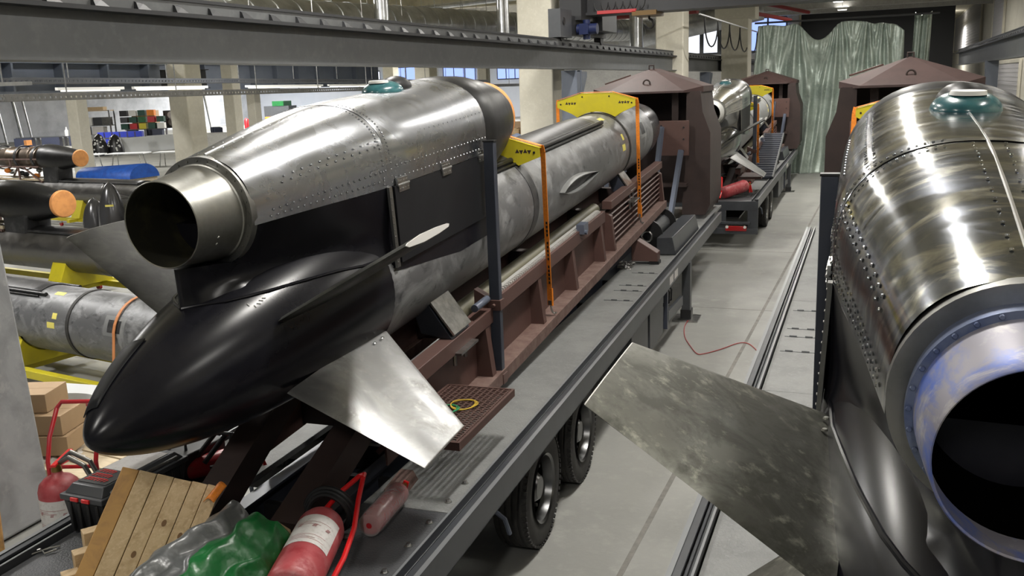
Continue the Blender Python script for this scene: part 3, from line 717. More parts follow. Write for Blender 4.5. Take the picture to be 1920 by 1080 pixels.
# bracket foot, chain, winch and cover box on trailer
def deckgear(Mx,nm):
    t=thing('outrigger_bracket','brown tapered bracket beside the chain and cover box on '+nm,'bracket',Mx,'tapered brackets')
    b=MB();b.prism([(.60,1.2),(1.02,1.2),(1.02,1.34),(.60,1.60)],lambda v,z:V((v,9.9,z)),lambda v,z:V((v,10.15,z)));b.build('arm',M['brown'],t,bevel=.008)
    b=MB();b.bx(.88,1.04,9.92,10.12,1.15,1.2);b.build('foot',M['dark'],t)
    b=MB()
    b.hull8([V(q) for q in ((.86,10.75,1.16),(1.18,10.75,1.16),(1.18,13.6,1.16),(.86,13.6,1.16),(.86,10.75,1.44),(1.12,10.75,1.46),(1.12,13.5,1.46),(.86,13.5,1.44))])
    o=b.build('cover_box',M['rail'],None,Mx,bevel=.008);tag(o,'long grey cover box lying along the rail of '+nm,'box','grey cover boxes')
    t=thing('winch','dark winch drum with round end flange beside the cover box on '+nm,'winch',Mx,'winches')
    b=MB();b.cyl((.62,11.2,1.42),(.62,12.6,1.42),.16,n=20);b.build('drum',M['dgrey'],t)
    for u in (11.15,12.6):
        b=MB();b.cyl((.62,u,1.42),(.62,u+.04,1.42),.27,n=24);b.bx(.42,.82,u,u+.04,1.15,1.4);b.build('flange',M['dark'],t)
    b=MB();b.tube([V((.62+.09*cos(a),11.13,1.4+.09*sin(a))) for a in [2*pi*k/12 for k in range(12)]],.02,8,closed=True);b.build('hub',M['steel'],t)
deckgear(F1,'the middle trailer');deckgear(F2,'the distant trailer')
b=MB()
random.seed(3)
for k in range(26):
    c=V((.52+random.uniform(-.07,.14),9.65+random.uniform(-.2,.2),1.165+.012*(k%3)));a0=random.uniform(0,pi);t=random.uniform(-.8,.8)
    b.tube([c+V((.045*cos(a)*cos(a0)-.025*sin(a)*sin(a0),.045*cos(a)*sin(a0)+.025*sin(a)*cos(a0),.012*sin(a+t))) for a in [2*pi*i/10 for i in range(10)]],.008,6,closed=True)
tag(b.build('chain',M['steel'],None,F1),'heap of steel chain links on the deck beside the brown bracket','chain')
# roller track on far trailer
t=thing('roller_track','black slatted roller track leaning on the distant trailer deck','track',F2@TR(1.02,3.9,1.16,0,radians(14)))
for sg in (1,-1):
    b=MB();b.bx(sg*.30-.02,sg*.30+.02,0,4.2,0,.10);b.build('side_frame',M['dgrey'],t)
for k in range(20):
    b=MB();b.cyl((-.28,.1+k*.21,.06),(.28,.1+k*.21,.06),.06,n=10);b.build('roller',M['navy'],t)
# ------------------------------------------------------------------ hall
ZC=9.2
def slab(name,x0,x1,y0,y1,z0,z1,m): 
    b=MB();b.bx(x0,x1,y0,y1,z0,z1);return struct(b.build(name,m,smooth=False))
slab('floor',-100,9,-12,130,-.2,0,M['floor'])
slab('ceiling',-100,9,-12,130,ZC,ZC+.2,M['ceil'])
# floor joints
b=MB()
b.bx(-1.92,-1.87,-5,60,.0005,.002)
for y in (4.5,10.5,16.2,22,28,34): b.bx(-12,3,y-.012,y+.012,.0005,.0015)
for x in (-7.6,-13.5): b.bx(x-.012,x+.012,-5,60,.0005,.0015)
o=struct(b.build('trim_1',M['joint'],smooth=False))
# walls
def clad(name,p,q,z0,z1,m,pitch=.35,vert=False):
    p=V((*p,0));q=V((*q,0));d=(q-p).normalized();n=V((-d.y,d.x,0));L=(q-p).length
    b=MB();c=(p+q)/2;b.bar((p.x,p.y,(z0+z1)/2),(q.x,q.y,(z0+z1)/2),.2,z1-z0)
    k=int((z1-z0)/pitch)
    for i in range(k):
        for sg in (-1,1):
            z=z0+i*pitch;b.bar((p.x+n.x*.11*sg,p.y+n.y*.11*sg,z),(q.x+n.x*.11*sg,q.y+n.y*.11*sg,z),.03,pitch*.16)
    return struct(b.build(name,m,smooth=False))
clad('wall_left',(-92,-12),(-92,130),0,ZC,M['wall_l'],.45)
clad('wall_rear',(-92,122),(-27,122),0,ZC,M['wall_b'],.6)
slab('wall_back',-26.8,-6.2,70,70.3,0,ZC,M['conc_grey'])
slab('wall_far',-6.2,3.9,72,72.3,0,ZC,M['dark_beam'])
slab('wall_end',3.9,9,118,118.3,0,ZC,M['conc'])
slab('wall_side',-27.1,-26.8,70,122,0,ZC,M['conc_grey'])
slab('wall_right',5.9,6.2,-12,118,0,ZC,M['conc'])
# openings with shutters on the right hand wall
for i,(y,z0,z1,w) in enumerate(((91,6.0,9.1,30),(64,5.6,8.6,6),(58,1.0,4.35,12))):
    b=MB();b.bx(5.82,5.86,y-w/2,y+w/2,z0,z1)
    k=int((z1-z0)/.22)
    for j in range(k): b.bx(5.80,5.83,y-w/2,y+w/2,z0+j*.22,z0+j*.22+.05)
    o=struct(b.build('door_%d'%(i+1),M['shut'],smooth=False))
    b=MB();b.bx(5.76,5.88,y-w/2-.3,y-w/2,z0-.1,z1+.15);b.bx(5.76,5.88,y+w/2,y+w/2+.3,z0-.1,z1+.15);b.bx(5.76,5.88,y-w/2,y+w/2,z1,z1+.15);b.build('door_frame',M['conc'],o,smooth=False)
# glowing windows
wi=1
def window(x0,x1,y,z0,z1,n,m,name=None,mull=.12):
    global wi
    b=MB();b.bx(x0,x1,y-.03,y,z0,z1);o=struct(b.build('window_%d'%wi,m,smooth=False));wi+=1
    b=MB();W=x1-x0
    for k in range(n+1): x=x0+W*k/n;b.bx(x-mull/2,x+mull/2,y-.08,y-.03,z0,z1)
    b.bx(x0,x1,y-.08,y-.03,z0-.15,z0);b.bx(x0,x1,y-.08,y-.03,z1,z1+.15)
    b.build('window_frame',M['dgrey'],o,smooth=False)
window(-67.2,-62.6,121.8,5.3,7.4,3,M['winglow']);window(-59.6,-54.6,121.8,5.3,7.4,3,M['winglow']);window(-51.2,-44.5,121.8,5.3,7.4,5,M['winglow'])
window(-88,-70,121.8,4.6,7.0,5,M['winwhite'])
window(-14.3,-10.4,69.9,6.0,8.7,3,M['winwhite'],mull=.3);window(-9.6,-7.0,69.9,6.0,8.2,2,M['winglow'])
# columns
def column(name,x,y,w,label,corbel=False,d=None,h=ZC):
    d=d or w;b=MB();b.bx(-w/2,w/2,-d/2,d/2,0,h)
    if corbel: b.bx(-w*.75,w*.75,-d/2-.03,d/2+.03,6.9,h)
    o=b.build('concrete_column',M['conc'],None,Matrix.Translation((x,y,0)),bevel=.04);return tag(o,label,'column','concrete columns','structure')
column('c',-18.7,21.4,.68,'thickest cream concrete column in the open hall, beside the big aluminium nacelle')
column('c',-36.6,34.2,.68,'cream concrete column behind the missile with the orange intake cover')
column('c',-34.0,42.6,.70,'cream concrete column behind the grey long box')
column('c',-45.5,59.5,.75,'farthest slim cream concrete column near the red gas cylinders')
column('c',-9.15,25.0,1.02,'cream concrete column behind the crane runway beam bracket')
column('c',-8.1,37.3,1.1,'cream concrete column behind the crane hook',True)
column('c',-7.2,48.0,1.3,'cream concrete column next to the silver sheet curtain',True)
column('c',-56,100,1.4,'cream column far off below the crane beam beside blue windows')
column('c',-41,80,1.6,'cream column far off between two groups of blue windows')
column('c',-35,80,.9,'slim cream column far off just before the concrete end wall')
# pier at bottom left
b=MB();b.bx(-.45,.45,-.45,.45,0,3.2);o=b.build('concrete_pier',M['conc_raw'],None,TR(-7.93,5.60,0,radians(3),0,radians(-3.2)),bevel=.03);tag(o,'raw grey concrete pier beside the stacked cardboard boxes','pier',None,'structure')

# crane runway beams
def runway(name,x,z0,z1,y0,y1,label,side):
    t=thing('crane_beam',label,'beam',Matrix.Translation((x,0,0)),'crane runway beams');t['kind']='structure'
    b=MB();b.bx(-.02,.02,y0,y1,z0,z1);b.bx(-.20,.20,y0,y1,z0-.03,z0);b.bx(-.20,.20,y0,y1,z1-.03,z1);b.build('i_beam',M['ibeam'],t,smooth=False)
    b=MB();b.bx(-.06,.06,y0,y1,z1,z1+.16);b.build('rail_base',M['ibeam'],t,smooth=False);b=MB();b.bx(-.075,.075,y0,y1,z1+.16,z1+.20);b.bx(-.205,.205,y0,y1,z1-.035,z1+.012);b.build('crane_rail',M['dark_beam'],t,smooth=False)
    n=int((y1-y0)/.62)
    for k in range(min(n,98)):
        y=y0+.3+k*.62
        b=MB()
        for sg in (1,-1): b.hull8([V((sg*x_,y_,z_)) for x_,y_,z_ in ((.06,y-.10,z1+.02),(.13,y-.10,z1+.02),(.13,y+.10,z1+.02),(.06,y+.10,z1+.02),(.06,y-.09,z1+.115),(.09,y-.09,z1+.10),(.09,y+.02,z1+.09),(.06,y+.04,z1+.105))])
        b.build('rail_clip',M['dark_beam'],t,smooth=False)
    return t
rb=runway('l',-8.0,4.46,4.99,2.0,62,'long grey crane runway beam crossing above the missile with the plain grey exhaust pipe',1)
rb2=runway('r',3.72,4.40,5.08,8,62,'grey crane runway beam on the shutter wall side',-1)
def bracket(parent_label,x,y,sgn):
    t=thing('beam_bracket',parent_label,'bracket',Matrix.Translation((x,y,0)),'crane beam brackets')
    b=MB();b.bx(-.22,.22,-.22,-.18,0,4.40);b.bx(-.22,.22,.18,.22,0,4.40);b.bx(-.03,.03,-.2,.2,0,4.40);b.build('steel_stanchion',M['bluebeam'],t,smooth=False)
    b=MB();b.prism([(-.2,4.36),(.2,4.36),(.75,4.36),(.75,4.22),(.22,3.6),(-.2,3.6)],lambda a,z:V((-.2,a,z)),lambda a,z:V((.2,a,z)));b.build('haunch',M['bluebeam'],t,smooth=False)
bracket('slate steel stanchion carrying the crane runway beam beside the cream column',-8.0,24.2,1)
bracket('slate steel stanchion carrying the crane runway beam beyond the peaked hoods',-8.0,44,1)
bracket('slate steel stanchion under the crane beam on the shutter wall side, nearer one',3.72,27,1)
bracket('slate steel stanchion under the crane beam on the shutter wall side, farther one',3.72,42,1)
# second aisle beam with stiffeners
def stiffbeam(label,p,q,z0,z1,n,m,w=.3,yoff=0):
    t=thing('plate_girder',label,'beam',None,'far plate girders');t['kind']='structure'
    p=V((*p,0));q=V((*q,0));d=(q-p).normalized();nn=V((-d.y,d.x,0))
    b=MB();b.bar((p.x,p.y,(z0+z1)/2),(q.x,q.y,(z0+z1)/2),.03,z1-z0);b.bar((p.x,p.y,z0),(q.x,q.y,z0),w*2,.05);b.bar((p.x,p.y,z1),(q.x,q.y,z1),w*2,.05);b.build('web',M[m],t,smooth=False)
    for k in range(n):
        c=p+(q-p)*(k+.5)/n
        b=MB();b.bar(c-nn*w+V((0,0,(z0+z1)/2)),c+nn*w+V((0,0,(z0+z1)/2)),.06,z1-z0-.06);b.build('stiffener',M[m],t,smooth=False)
stiffbeam('slate plate girder with stiffeners beyond the crane runway beam',(-19.2,8),(-19.2,21),4.30,5.0,9,'bluebeam')
stiffbeam('dark far plate girder with stiffeners between the cream columns',(-45,44),(-40.7,70.5),4.6,6.3,12,'bluebeam',.5)
stiffbeam('darker short plate girder behind the cream column',(-40,34),(-36,43),4.6,5.6,4,'dark_beam',.4)
# cable trays with lamps (run diagonally across)
def tray(label,p,q,z,w,h,m,slots=True):
    t=thing('cable_tray',label,'tray',None,'hanging cable trays')
    p=V((*p,0));q=V((*q,0));d=(q-p).normalized();nn=V((-d.y,d.x,0));L=(q-p).length
    b=MB();b.bar((p.x,p.y,z),(q.x,q.y,z),w,.012)
    for sg in (1,-1):
        a=p+nn*(w/2*sg);c=q+nn*(w/2*sg)
        b.bar((a.x,a.y,z+h*.8),(c.x,c.y,z+h*.8),.01,h*.4);b.bar((a.x,a.y,z+h*.14),(c.x,c.y,z+h*.14),.01,h*.28)
        k=int(L/.12)
        for i in range(k):
            e=a+d*(i+.5)*L/k;b.bar((e.x-d.x*.03,e.y-d.y*.03,z+h*.45),(e.x+d.x*.03,e.y+d.y*.03,z+h*.45),.01,h*.4)
    b.build('tray',M[m],t,smooth=False)
    k=max(2,int(L/3))
    for i in range(k):
        c=p+d*(L*(i+.5)/k);b=MB();b.cyl((c.x,c.y,z),(c.x,c.y,ZC),.012,n=6);b.build('hanger_rod',M['steel'],t)
    return t
def along(px0,t0,px1,t1):return px0,px1
tray('upper slotted grey cable tray hanging below the crane runway beam',(-13.6,11.3),(-20,46),4.36,.22,.10,'dgrey')
tray('lower wide olive cable tray hanging above the covered missiles',(-13.0,10.6),(-16.5,44),4.07,.30,.11,'dust' if 0 else 'collar')
t=None
for k,(y0,y1) in enumerate(((12.2,14.0),(14.3,16.9),(18.6,22.8),(23.2,28.5))):
    t=thing('tube_lamp','slim cream tube lamp hung between the cable trays, number %s from the window side'%('one','two','three','four')[k],'lamp',None,'tube lamps')
    f=lambda y:-13.3-(y-11)*.145
    b=MB();b.bar((f(y0),y0,4.26),(f(y1),y1,4.26),.06,.05);b.build('batten',M['white'],t)
    b=MB();b.bar((f(y0)+.0,y0+.1,4.222),(f(y1),y1-.1,4.222),.04,.025);b.build('tube',M['tubel'],t)
t=thing('cable_tray','short bright perforated steel tray end hanging under the slate girder','tray',None,'hanging cable trays')
b=MB();b.bar((-13.2,10.6,4.34),(-13.5,11.6,4.36),.25,.06);b.build('tray',M['galv'],t)
b=MB();b.cyl((-13.3,11,4.36),(-13.3,11,ZC),.012,n=6);b.build('hanger_rod',M['steel'],t)
# bridge crane
t=thing('bridge_crane','dark overhead bridge crane girder crossing above the trailers','crane')
b=MB();b.bx(-8.2,4.0,24.75,25.25,5.90,6.85);b.bx(-8.2,4.0,24.6,25.4,5.83,5.90);b.bx(-8.2,4.0,24.6,25.4,6.85,6.92);b.build('girder',M['dark_beam'],t,smooth=False)
for x in (-8.0,3.72):
    b=MB();b.bx(x-.13,x+.13,22.9,27.1,5.32,5.80);b.bx(x-.3,x+.3,24.2,25.8,5.7,6.9);tc=b.build('end_truck',M['dark_beam'],t,smooth=False)
    for y in (23.2,26.8):
        b=MB();b.cyl((x-.1,y,5.28),(x+.1,y,5.28),.15,n=20);b.build('wheel',M['dark'],tc)
b=MB();b.bx(-8.15,-7.82,22.85,23.75,5.22,5.92);eb=b.build('buffer_box',M['dgrey'],t,smooth=False)
b=MB();b.cyl((-7.83,23.1,5.62),(-7.80,23.1,5.62),.09,n=14);b.build('round_opening',M['dark'],eb)
b=MB();b.bx(-8.0,-7.5,25.5,27.0,5.45,6.0);b.build('gear_case',M['dgrey'],t,bevel=.02)
b=MB();b.cyl((-7.85,24.35,5.46),(-7.3,24.35,5.46),.14,n=18);b.cyl((-7.6,24.35,5.2),(-7.6,24.35,5.7),.10,n=14);b.bx(-7.75,-7.5,24.15,24.55,5.32,5.6);b.build('drive_motor',mat('blue_motor',(.012,.02,.075),.45),t,label='blue drive motor')
b=MB();b.bx(-7.35,-6.3,24.5,24.62,5.84,5.92);b.build('warning_light',M['redlamp'],t,label='red warning light strip')
b=MB();b.bx(-6.4,-5.75,24.5,25.4,5.74,5.86);b.build('trolley',mat('amber_trolley',(.12,.065,.012),.5),t)
b=MB();b.tube([V((-6.05,25,5.78)),V((-6.05,25,5.66))],.03,8);b.tube([V((-6.05+.115*cos(a),25,5.54+.12*sin(a))) for a in [pi*.5-2*pi*.74*k/14 for k in range(15)]],.032,8);b.build('hook',M['dark'],t)
for k in range(6):
    c=V((-7.25+k*.2,24.55,6.15));b=MB();b.tube([c+V((.2*cos(a),0,.26*sin(a)-.02)) for a in [pi+pi*i/12 for i in range(13)]],.014,6);b.build('festoon_cable',M['hose'],t)
t=thing('festoon_line','black festoon cable loops hanging in front of the bright window','cable')
for k in range(6):
    y=36+k*3.0;x0=-6.6
    b=MB();b.tube([V((x0,y+1.5-1.5*cos(pi*i/12),6.35-1.05*sin(pi*i/12))) for i in range(13)],.03,6);b.build('loop',M['hose'],t)
b=MB();b.bar((x0,35,6.4),(x0,56,6.4),.05,.05);b.build('support_wire',M['steel'],t)
# ducts
t=thing('spiral_duct','long bright spiral ventilation duct above the crane runway beam','duct')
b=MB();b.cyl((-15.7,4,5.35),(-14.6,69.5,7.6),.62,n=28)
for k in range(66):
    f=k/66;b.cyl((-15.7+1.1*f,4+65.5*f,5.35+2.25*f),(-15.7+1.1*(f+.002),4+65.5*(f+.002),5.35+2.25*(f+.002)),.64,n=28)
b.build('duct_run',M['galv'],t)
t=thing('spiral_duct','second bright duct behind the crane end truck','duct',None,'spiral ducts')
b=MB();b.cyl((-16,58,6.6),(-7.5,60,8.2),.7,n=24);b.build('duct_run',M['galv'],t)
for x,y,r,lab in ((-13.9,24.5,.22,'foil wrapped vertical duct hung farther from the crane column'),(-11.3,27.5,.19,'foil wrapped vertical duct hung close to the crane column'),(-9.6,43,.3,'slim foil wrapped vertical duct behind the crane hook'),(-10.9,42.5,.3,'foil wrapped vertical duct between the end truck and the hook')):
    b=MB();b.lathe((x,y,4.9),(0,0,1),[(0,r),(.9,r*1.03),(1.0,r),(2,r*1.02),(3,r),(4.3,r)],20);o=b.build('vertical_duct',M['galv']);tag(o,lab,'duct','vertical ducts')
# ceiling beams and red pipes
for k,y in enumerate((16,26,36,46,55,63.5,68)):
    b=MB();b.bx(-91,7,y-.35,y+.35,ZC-1.0,ZC+.05);o=struct(b.build('ceiling_beam',M['conc_grey' if y>50 else 'ceil'],smooth=False))
for k in range(12):
    x=-20+k*2.25
    b=MB();b.bx(x-.22,x+.22,46,72,ZC-.55,ZC+.02);struct(b.build('ceiling_rib',M['conc_grey'],smooth=False))
for k,(x,z) in enumerate(((-24,7.6),(-44,7.2))):
    b=MB();b.bx(x-.25,x+.25,18,118,z,z+.8);struct(b.build('ceiling_girder',M['ceil'],smooth=False))
for p,q,lab in (((-30,50,7.3),(-8,42,7.0),'dark red sprinkler pipe above the duct'),((-9.5,47,7.9),(-5.6,58,7.3),'dark red pipe run beside the silver sheet curtain top'),((-10.5,44,8.6),(-5,63,8.0),'red pipe slanting below the far ceiling')):
    b=MB();b.cyl(p,q,.11,n=10);tag(b.build('sprinkler_pipe',M['redpipe']),lab,'pipe','red pipes')
b=MB();b.cyl((-30,46,8.1),(-7,38,8.05),.13,n=10);b.cyl((-30,40,7.4),(-18,24,7.5),.1,n=10);tag(b.build('grey_pipe',M['galv']),'grey service pipes under the cream ceiling','pipe')
# silver curtain sheet
def curt(u,v):
    hang=((0,6.05),(.08,6.10),(.19,6.0),(.28,6.12),(.34,5.70),(.41,5.32),(.48,5.45),(.565,6.05),(.65,6.08),(.755,6.0),(.80,5.86),(.86,5.98),(.90,5.82),(.95,5.9),(1,5.5))
    tau=u*(len(hang)-1);zt=0
    for k in range(-3,4): zt+=interp(hang,min(1,max(0,u+.011*k)))/7
    x=-5.0+5.4*u;z=zt*(1-v)+.02*v;y=41.4
    # folds fan out from the tied points, fading downwards
    for c,w,f in ((.02,.12,3),(.28,.17,4),(.565,.17,5),(.755,.12,4),(.86,.10,3)):
        d=u-c;sp=w*(.25+.75*min(1,v*2.2));e=math.exp(-(d/sp)**2)
        y+=.13*e*sin(d/sp*f*2.2)*(1-.35*v)-.12*e*(1-v)
    # sagging cross folds in the swag
    g=math.exp(-((u-.41)/.13)**2)
    y+=.16*g*sin((z-zt)*4.2+((u-.41)*9)**2)*math.exp(-v*2.0)
    y+=.10*sin(u*31+.8*sin(v*5))*(.2+.8*v)+.05*sin(u*67+2.2*sin(v*4+u*7))+.05*sin(v*17+u*23)*(.3+v)+.022*sin(u*150+v*9)
    y-=.75*v**3
    return V((1.062*(x-.10*sin(v*3+u*11)*v-(.35*v if u<.2 else 0)*(1-u*5)),y,z if v>.999 else z+.12*(1-v)))
b=MB();b.grid(curt,240,90);o=b.build('hanging_sheet',M['curtain'],solid=.01,sharp=180);tag(o,'silver-green plastic sheet curtain hung across the far end of the hall','curtain')
b=MB();b.cyl((-5.5,41.7,6.32),(1.7,41.7,6.32),.04,n=8);tag(b.build('curtain_wire',M['dark_beam']),'dark wire carrying the silver sheet curtain','wire')
def curt2(u,v):
    x=.80+.64*u;return V((x-.1*v,42.4+.10*sin(u*14+v*2)+.05*sin(u*31+v*4),6.45-.12*sin(pi*u)*(1-v)-6.4*v))
b=MB();b.grid(curt2,60,30);o=b.build('hanging_sheet',M['curtain'],solid=.01,sharp=180);tag(o,'narrow separate strip of silver-green sheet next to the main sheet curtain','curtain')

# ------------------------------------------------------------------ lighting: high-bay lamps
def lamp(x,y,z,lx,ly,power,label,col=(1,.965,.91),ceil_fill=.06):
    t=thing('ceiling_lamp',label,'lamp',Matrix.Translation((x,y,z)),'ceiling lamps')
    b=MB();b.bx(-lx/2-.04,lx/2+.04,-ly/2-.04,ly/2+.04,.02,.12);b.build('housing',M['white'],t)
    b=MB();b.cyl((0,0,.12),(0,0,ZC-z),.012,n=6);b.build('rod',M['steel'],t)
    b=MB();b.bx(-lx/2,lx/2,-ly/2,ly/2,.004,.02);b.build('diffuser',M['lamp'],t)
    L=bpy.data.lights.new('lamp_light','AREA');L.shape='RECTANGLE';L.size=lx;L.size_y=ly;L.energy=power;L.color=col
    o=bpy.data.objects.new('lamp_light',L);COL.objects.link(o);o.location=(x,y,z-.02)
    L=L.copy();L.energy=power*ceil_fill;L.size=lx*1.6;o=bpy.data.objects.new('ceiling_fill_light',L);COL.objects.link(o);o.location=(x,y,z+.16);o.rotation_euler=(pi,0,0)  # added upward fill, brightens the ceiling in place of bounced light
for x,y,e in ((-1.2,8.0,1000),(-1.2,17,600),(-1.2,25,600),(-6.6,-1.0,500),(-6.6,11,700),(-6.6,21,600),(-6.0,30,600),(.6,-4.6,750),(3.4,6,250),(3.2,16,400)):
    lamp(x,y,8.3,.45,1.8,e,'white ceiling lamp hung above the trailer rows')
for x,y,e in ((-2.2,34,1150),(-2.9,56,420),(-3.0,63,380),(2.5,30,500),(3.2,48,700),(1.2,57,500),(4.0,92,1500)):  # the last two are added to brighten the shutter wall
    lamp(x,y,8.0,.5,.5,e,{56:'small bright lamp hung above the silver sheet curtain, lower one of two',63:'small bright lamp hung above the silver sheet curtain, upper one of two',34:'small square ceiling lamp in front of the silver sheet curtain',30:'small square ceiling lamp before the shutter wall, first of the aisle',48:'small square ceiling lamp before the shutter wall, second of the aisle',57:'small added square fill lamp close behind the sheet curtain',92:'small added square fill lamp beyond the end of the shutter wall'}[y])
for x,y,e in ((-14,7,1300),(-13,17,1500),(-22,12,1500),(-24,26,2000),(-34,22,2200),(-34,50,3000),(-50,40,4000),(-50,75,6000),(-70,60,7000),(-72,95,10000),(-48,104,9000),(-22,50,2600),(-18,61,2200),(-84,108,9000)):
    lamp(x,y,7.6,1.2,1.8,e,'ceiling lamp over the open hall area',(1,.98,.96),.22)
w=bpy.data.worlds.new('world');scene.world=w;w.use_nodes=True
w.node_tree.nodes['Background'].inputs[0].default_value=(.9,.95,1,1);w.node_tree.nodes['Background'].inputs[1].default_value=.25
vs=scene.view_settings;vs.view_transform='Standard';vs.look='None';vs.exposure=-1.0;vs.gamma=1
# ------------------------------------------------------------------ clutter on the near trailer
Y1v=Y1
def W1(v,u,z): return F1@V((v,u,z))
def extinguisher(name,label,Mx,r,h,m,lab=True,frame_=True,group='fire extinguishers',hose=True):
    t=thing(name,label,'fire extinguisher',Mx,group)
    b=MB();b.lathe((0,0,0),(0,0,1),[(0,r*.82),(.02,r*.97),(.05,r),(h-r*.8,r),(h-r*.45,r*.9),(h-r*.2,r*.66),(h-.01,r*.3),(h+.03,r*.22)],40,True,True);b.build('cylinder',m,t,sharp=50)
    b=MB();b.cyl((0,0,h+.03),(0,0,h+.09),r*.26,r*.2,14);b.build('valve',mat('brass_valve',(.35,.24,.08),.35,1) if 'brass_valve' not in bpy.data.materials else bpy.data.materials['brass_valve'],t)
    b=MB();b.hull8([V(q) for q in ((-.02,-r*.3,h+.08),(.02,-r*.3,h+.08),(.02,r*1.5,h+.10),(-.02,r*1.5,h+.10),(-.02,-r*.3,h+.10),(.02,-r*.3,h+.10),(.02,r*1.5,h+.125),(-.02,r*1.5,h+.125))])
    b.hull8([V(q) for q in ((-.016,0,h+.06),(.016,0,h+.06),(.016,r*1.4,h+.035),(-.016,r*1.4,h+.035),(-.016,0,h+.075),(.016,0,h+.075),(.016,r*1.4,h+.05),(-.016,r*1.4,h+.05))])
    b.build('handle',M['redbright'],t)
    if lab:
        b=MB();
        def f(u,v):
            a=radians(-58+116*u)-pi/2*0;return V(((r+.002)*sin(a),-(r+.002)*cos(a),h*.36+h*.40*v))
        b.grid(f,14,4);lb=b.build('paper_label',M['paper'],t)
        b=MB()
        for i,(uu,vv) in enumerate(((.2,.62),(.5,.6),(.78,.58))):
            for k in range(3):
                def g(u,v,uu=uu,vv=vv,k=k):
                    a=radians(-58+116*(uu-.04+.08*u+.012*k));return V(((r+.004)*sin(a),-(r+.004)*cos(a),h*.36+h*.40*(vv-.05+.035*k+.02*v)))
                b.grid(g,2,1)
        for k in range(7):
            def g(u,v,k=k):
                a=radians(-58+116*(.12+.7*u-.2*(k%3)*u));return V(((r+.0035)*sin(a),-(r+.0035)*cos(a),h*.36+h*.40*(.12+.05*k+.012*v+(.3 if k>3 else 0))))
            b.grid(g,6,1)
        b.build('print',mat('red_grey_print',(.38,.16,.16),.6) if 'red_grey_print' not in bpy.data.materials else bpy.data.materials['red_grey_print'],lb)
    if hose:
        b=MB();b.tube([V((0,-r*.2,h+.06)),V((r*.8,-r*.6,h+.10)),V((r*1.5,-r*.2,h+.02)),V((r*1.45,r*.4,h*.85)),V((r*1.2,r*.6,h*.6)),V((r*1.1,r*.5,h*.35))],.016,10);b.build('hose',M['hose'],t)
    return t
# big one lying along the deck, label to the sky
def lying(v,u,z,yaw,roll): # cylinder axis along +u; label faces up
    return F1@Matrix.Translation((v,u,z))@Matrix.Rotation(yaw,4,'Z')@Matrix.Rotation(-pi/2,4,'X')@Matrix.Rotation(roll,4,'Z')
E1=extinguisher('fire_extinguisher','large dusty red fire extinguisher with white paper label lying beside the green and grey tarpaulin',lying(.86,-.58,1.335,radians(17),radians(12)),.150,.86,M['red_dusty'],True,True,hose=False)
t=E1
b=MB()
for k in range(3):
    c=V((0,0,.95+.03*k));b.tube([c+V(((.135+.015*k)*cos(a),(.135+.01*k)*sin(a),.02*sin(2*a))) for a in [2*pi*i/28 for i in range(28)]],.017,8,closed=True)
b.build('hose',M['hose'],t,label='coiled black hose')
b=MB();b.lathe((.06,.10,.93),(0.2,.9,.3),[(0,.03),(.03,.034),(.03,.022),(0,.02)],20);b.build('gauge',M['white'],t,label='white ring gauge')
# red cart frame around it
b=MB()
b.tube([W1(1.06,-.62,1.30),W1(.93,-.1,1.30),W1(.84,.20,1.33),W1(.76,.42,1.42),W1(.72,.57,1.50)],.017,10)
b.tube([W1(.70,-.62,1.20),W1(.56,.05,1.22),W1(.54,.25,1.33),W1(.60,.45,1.43),W1(.68,.60,1.50)],.017,10)
b.tube([W1(.72,.57,1.50),W1(.71,.61,1.51),W1(.68,.60,1.50)],.017,10)
o=b.build('cart_frame',M['redbright']);tag(o,'bright red tubular cart frame around the large dusty red extinguisher','cart frame')
E2=extinguisher('fire_extinguisher','small red fire extinguisher in clear bubble wrap lying on the grey deck',lying(.815,.44,1.235,radians(4),radians(20)),.078,.56,M['red'],False,hose=False)
b=MB();b.lathe((0,0,0),(0,0,1),[(-.006,.02),(-.008,.05),(0,.078),(.06,.087),(.2,.084),(.35,.087),(.50,.083),(.57,.04)],32)
b.build('bubble_wrap',M['film'],E2,label='clear bubble wrap')
E3=extinguisher('fire_extinguisher','dark red fire extinguisher with black hoses lying behind the wooden board',lying(-.98,.85,1.25,radians(-35),radians(-30)),.085,.50,M['red'],False)
b=MB()
for k in range(2): b.tube([W1(-.93+.1*k,.92,1.30),W1(-.80+.1*k,1.05,1.50),W1(-.62+.08*k,1.0,1.52),W1(-.50+.08*k,.82,1.34)],.02,10)
tag(b.build('hose_loop',M['hose']),'looped black rubber hoses behind the wooden board','hose')
b=MB();b.hull8([W1(*q) for q in ((.22,.18,1.155),(.36,.22,1.155),(.30,.46,1.155),(.17,.42,1.155),(.22,.18,1.30),(.36,.22,1.30),(.30,.46,1.30),(.17,.42,1.30))]);tag(b.build('wood_block',M['wood']),'pine offcut block between the tarpaulin and the large red extinguisher','wood block')
b=MB();b.hull8([W1(*q) for q in ((.63,.98,1.152),(.78,.98,1.152),(.74,1.36,1.152),(.60,1.36,1.152),(.64,1.0,1.22),(.75,1.0,1.22),(.72,1.32,1.24),(.62,1.32,1.24))]);tag(b.build('stone_block',M['dust']),'flat dusty brown block behind the small bubble-wrapped extinguisher','block')
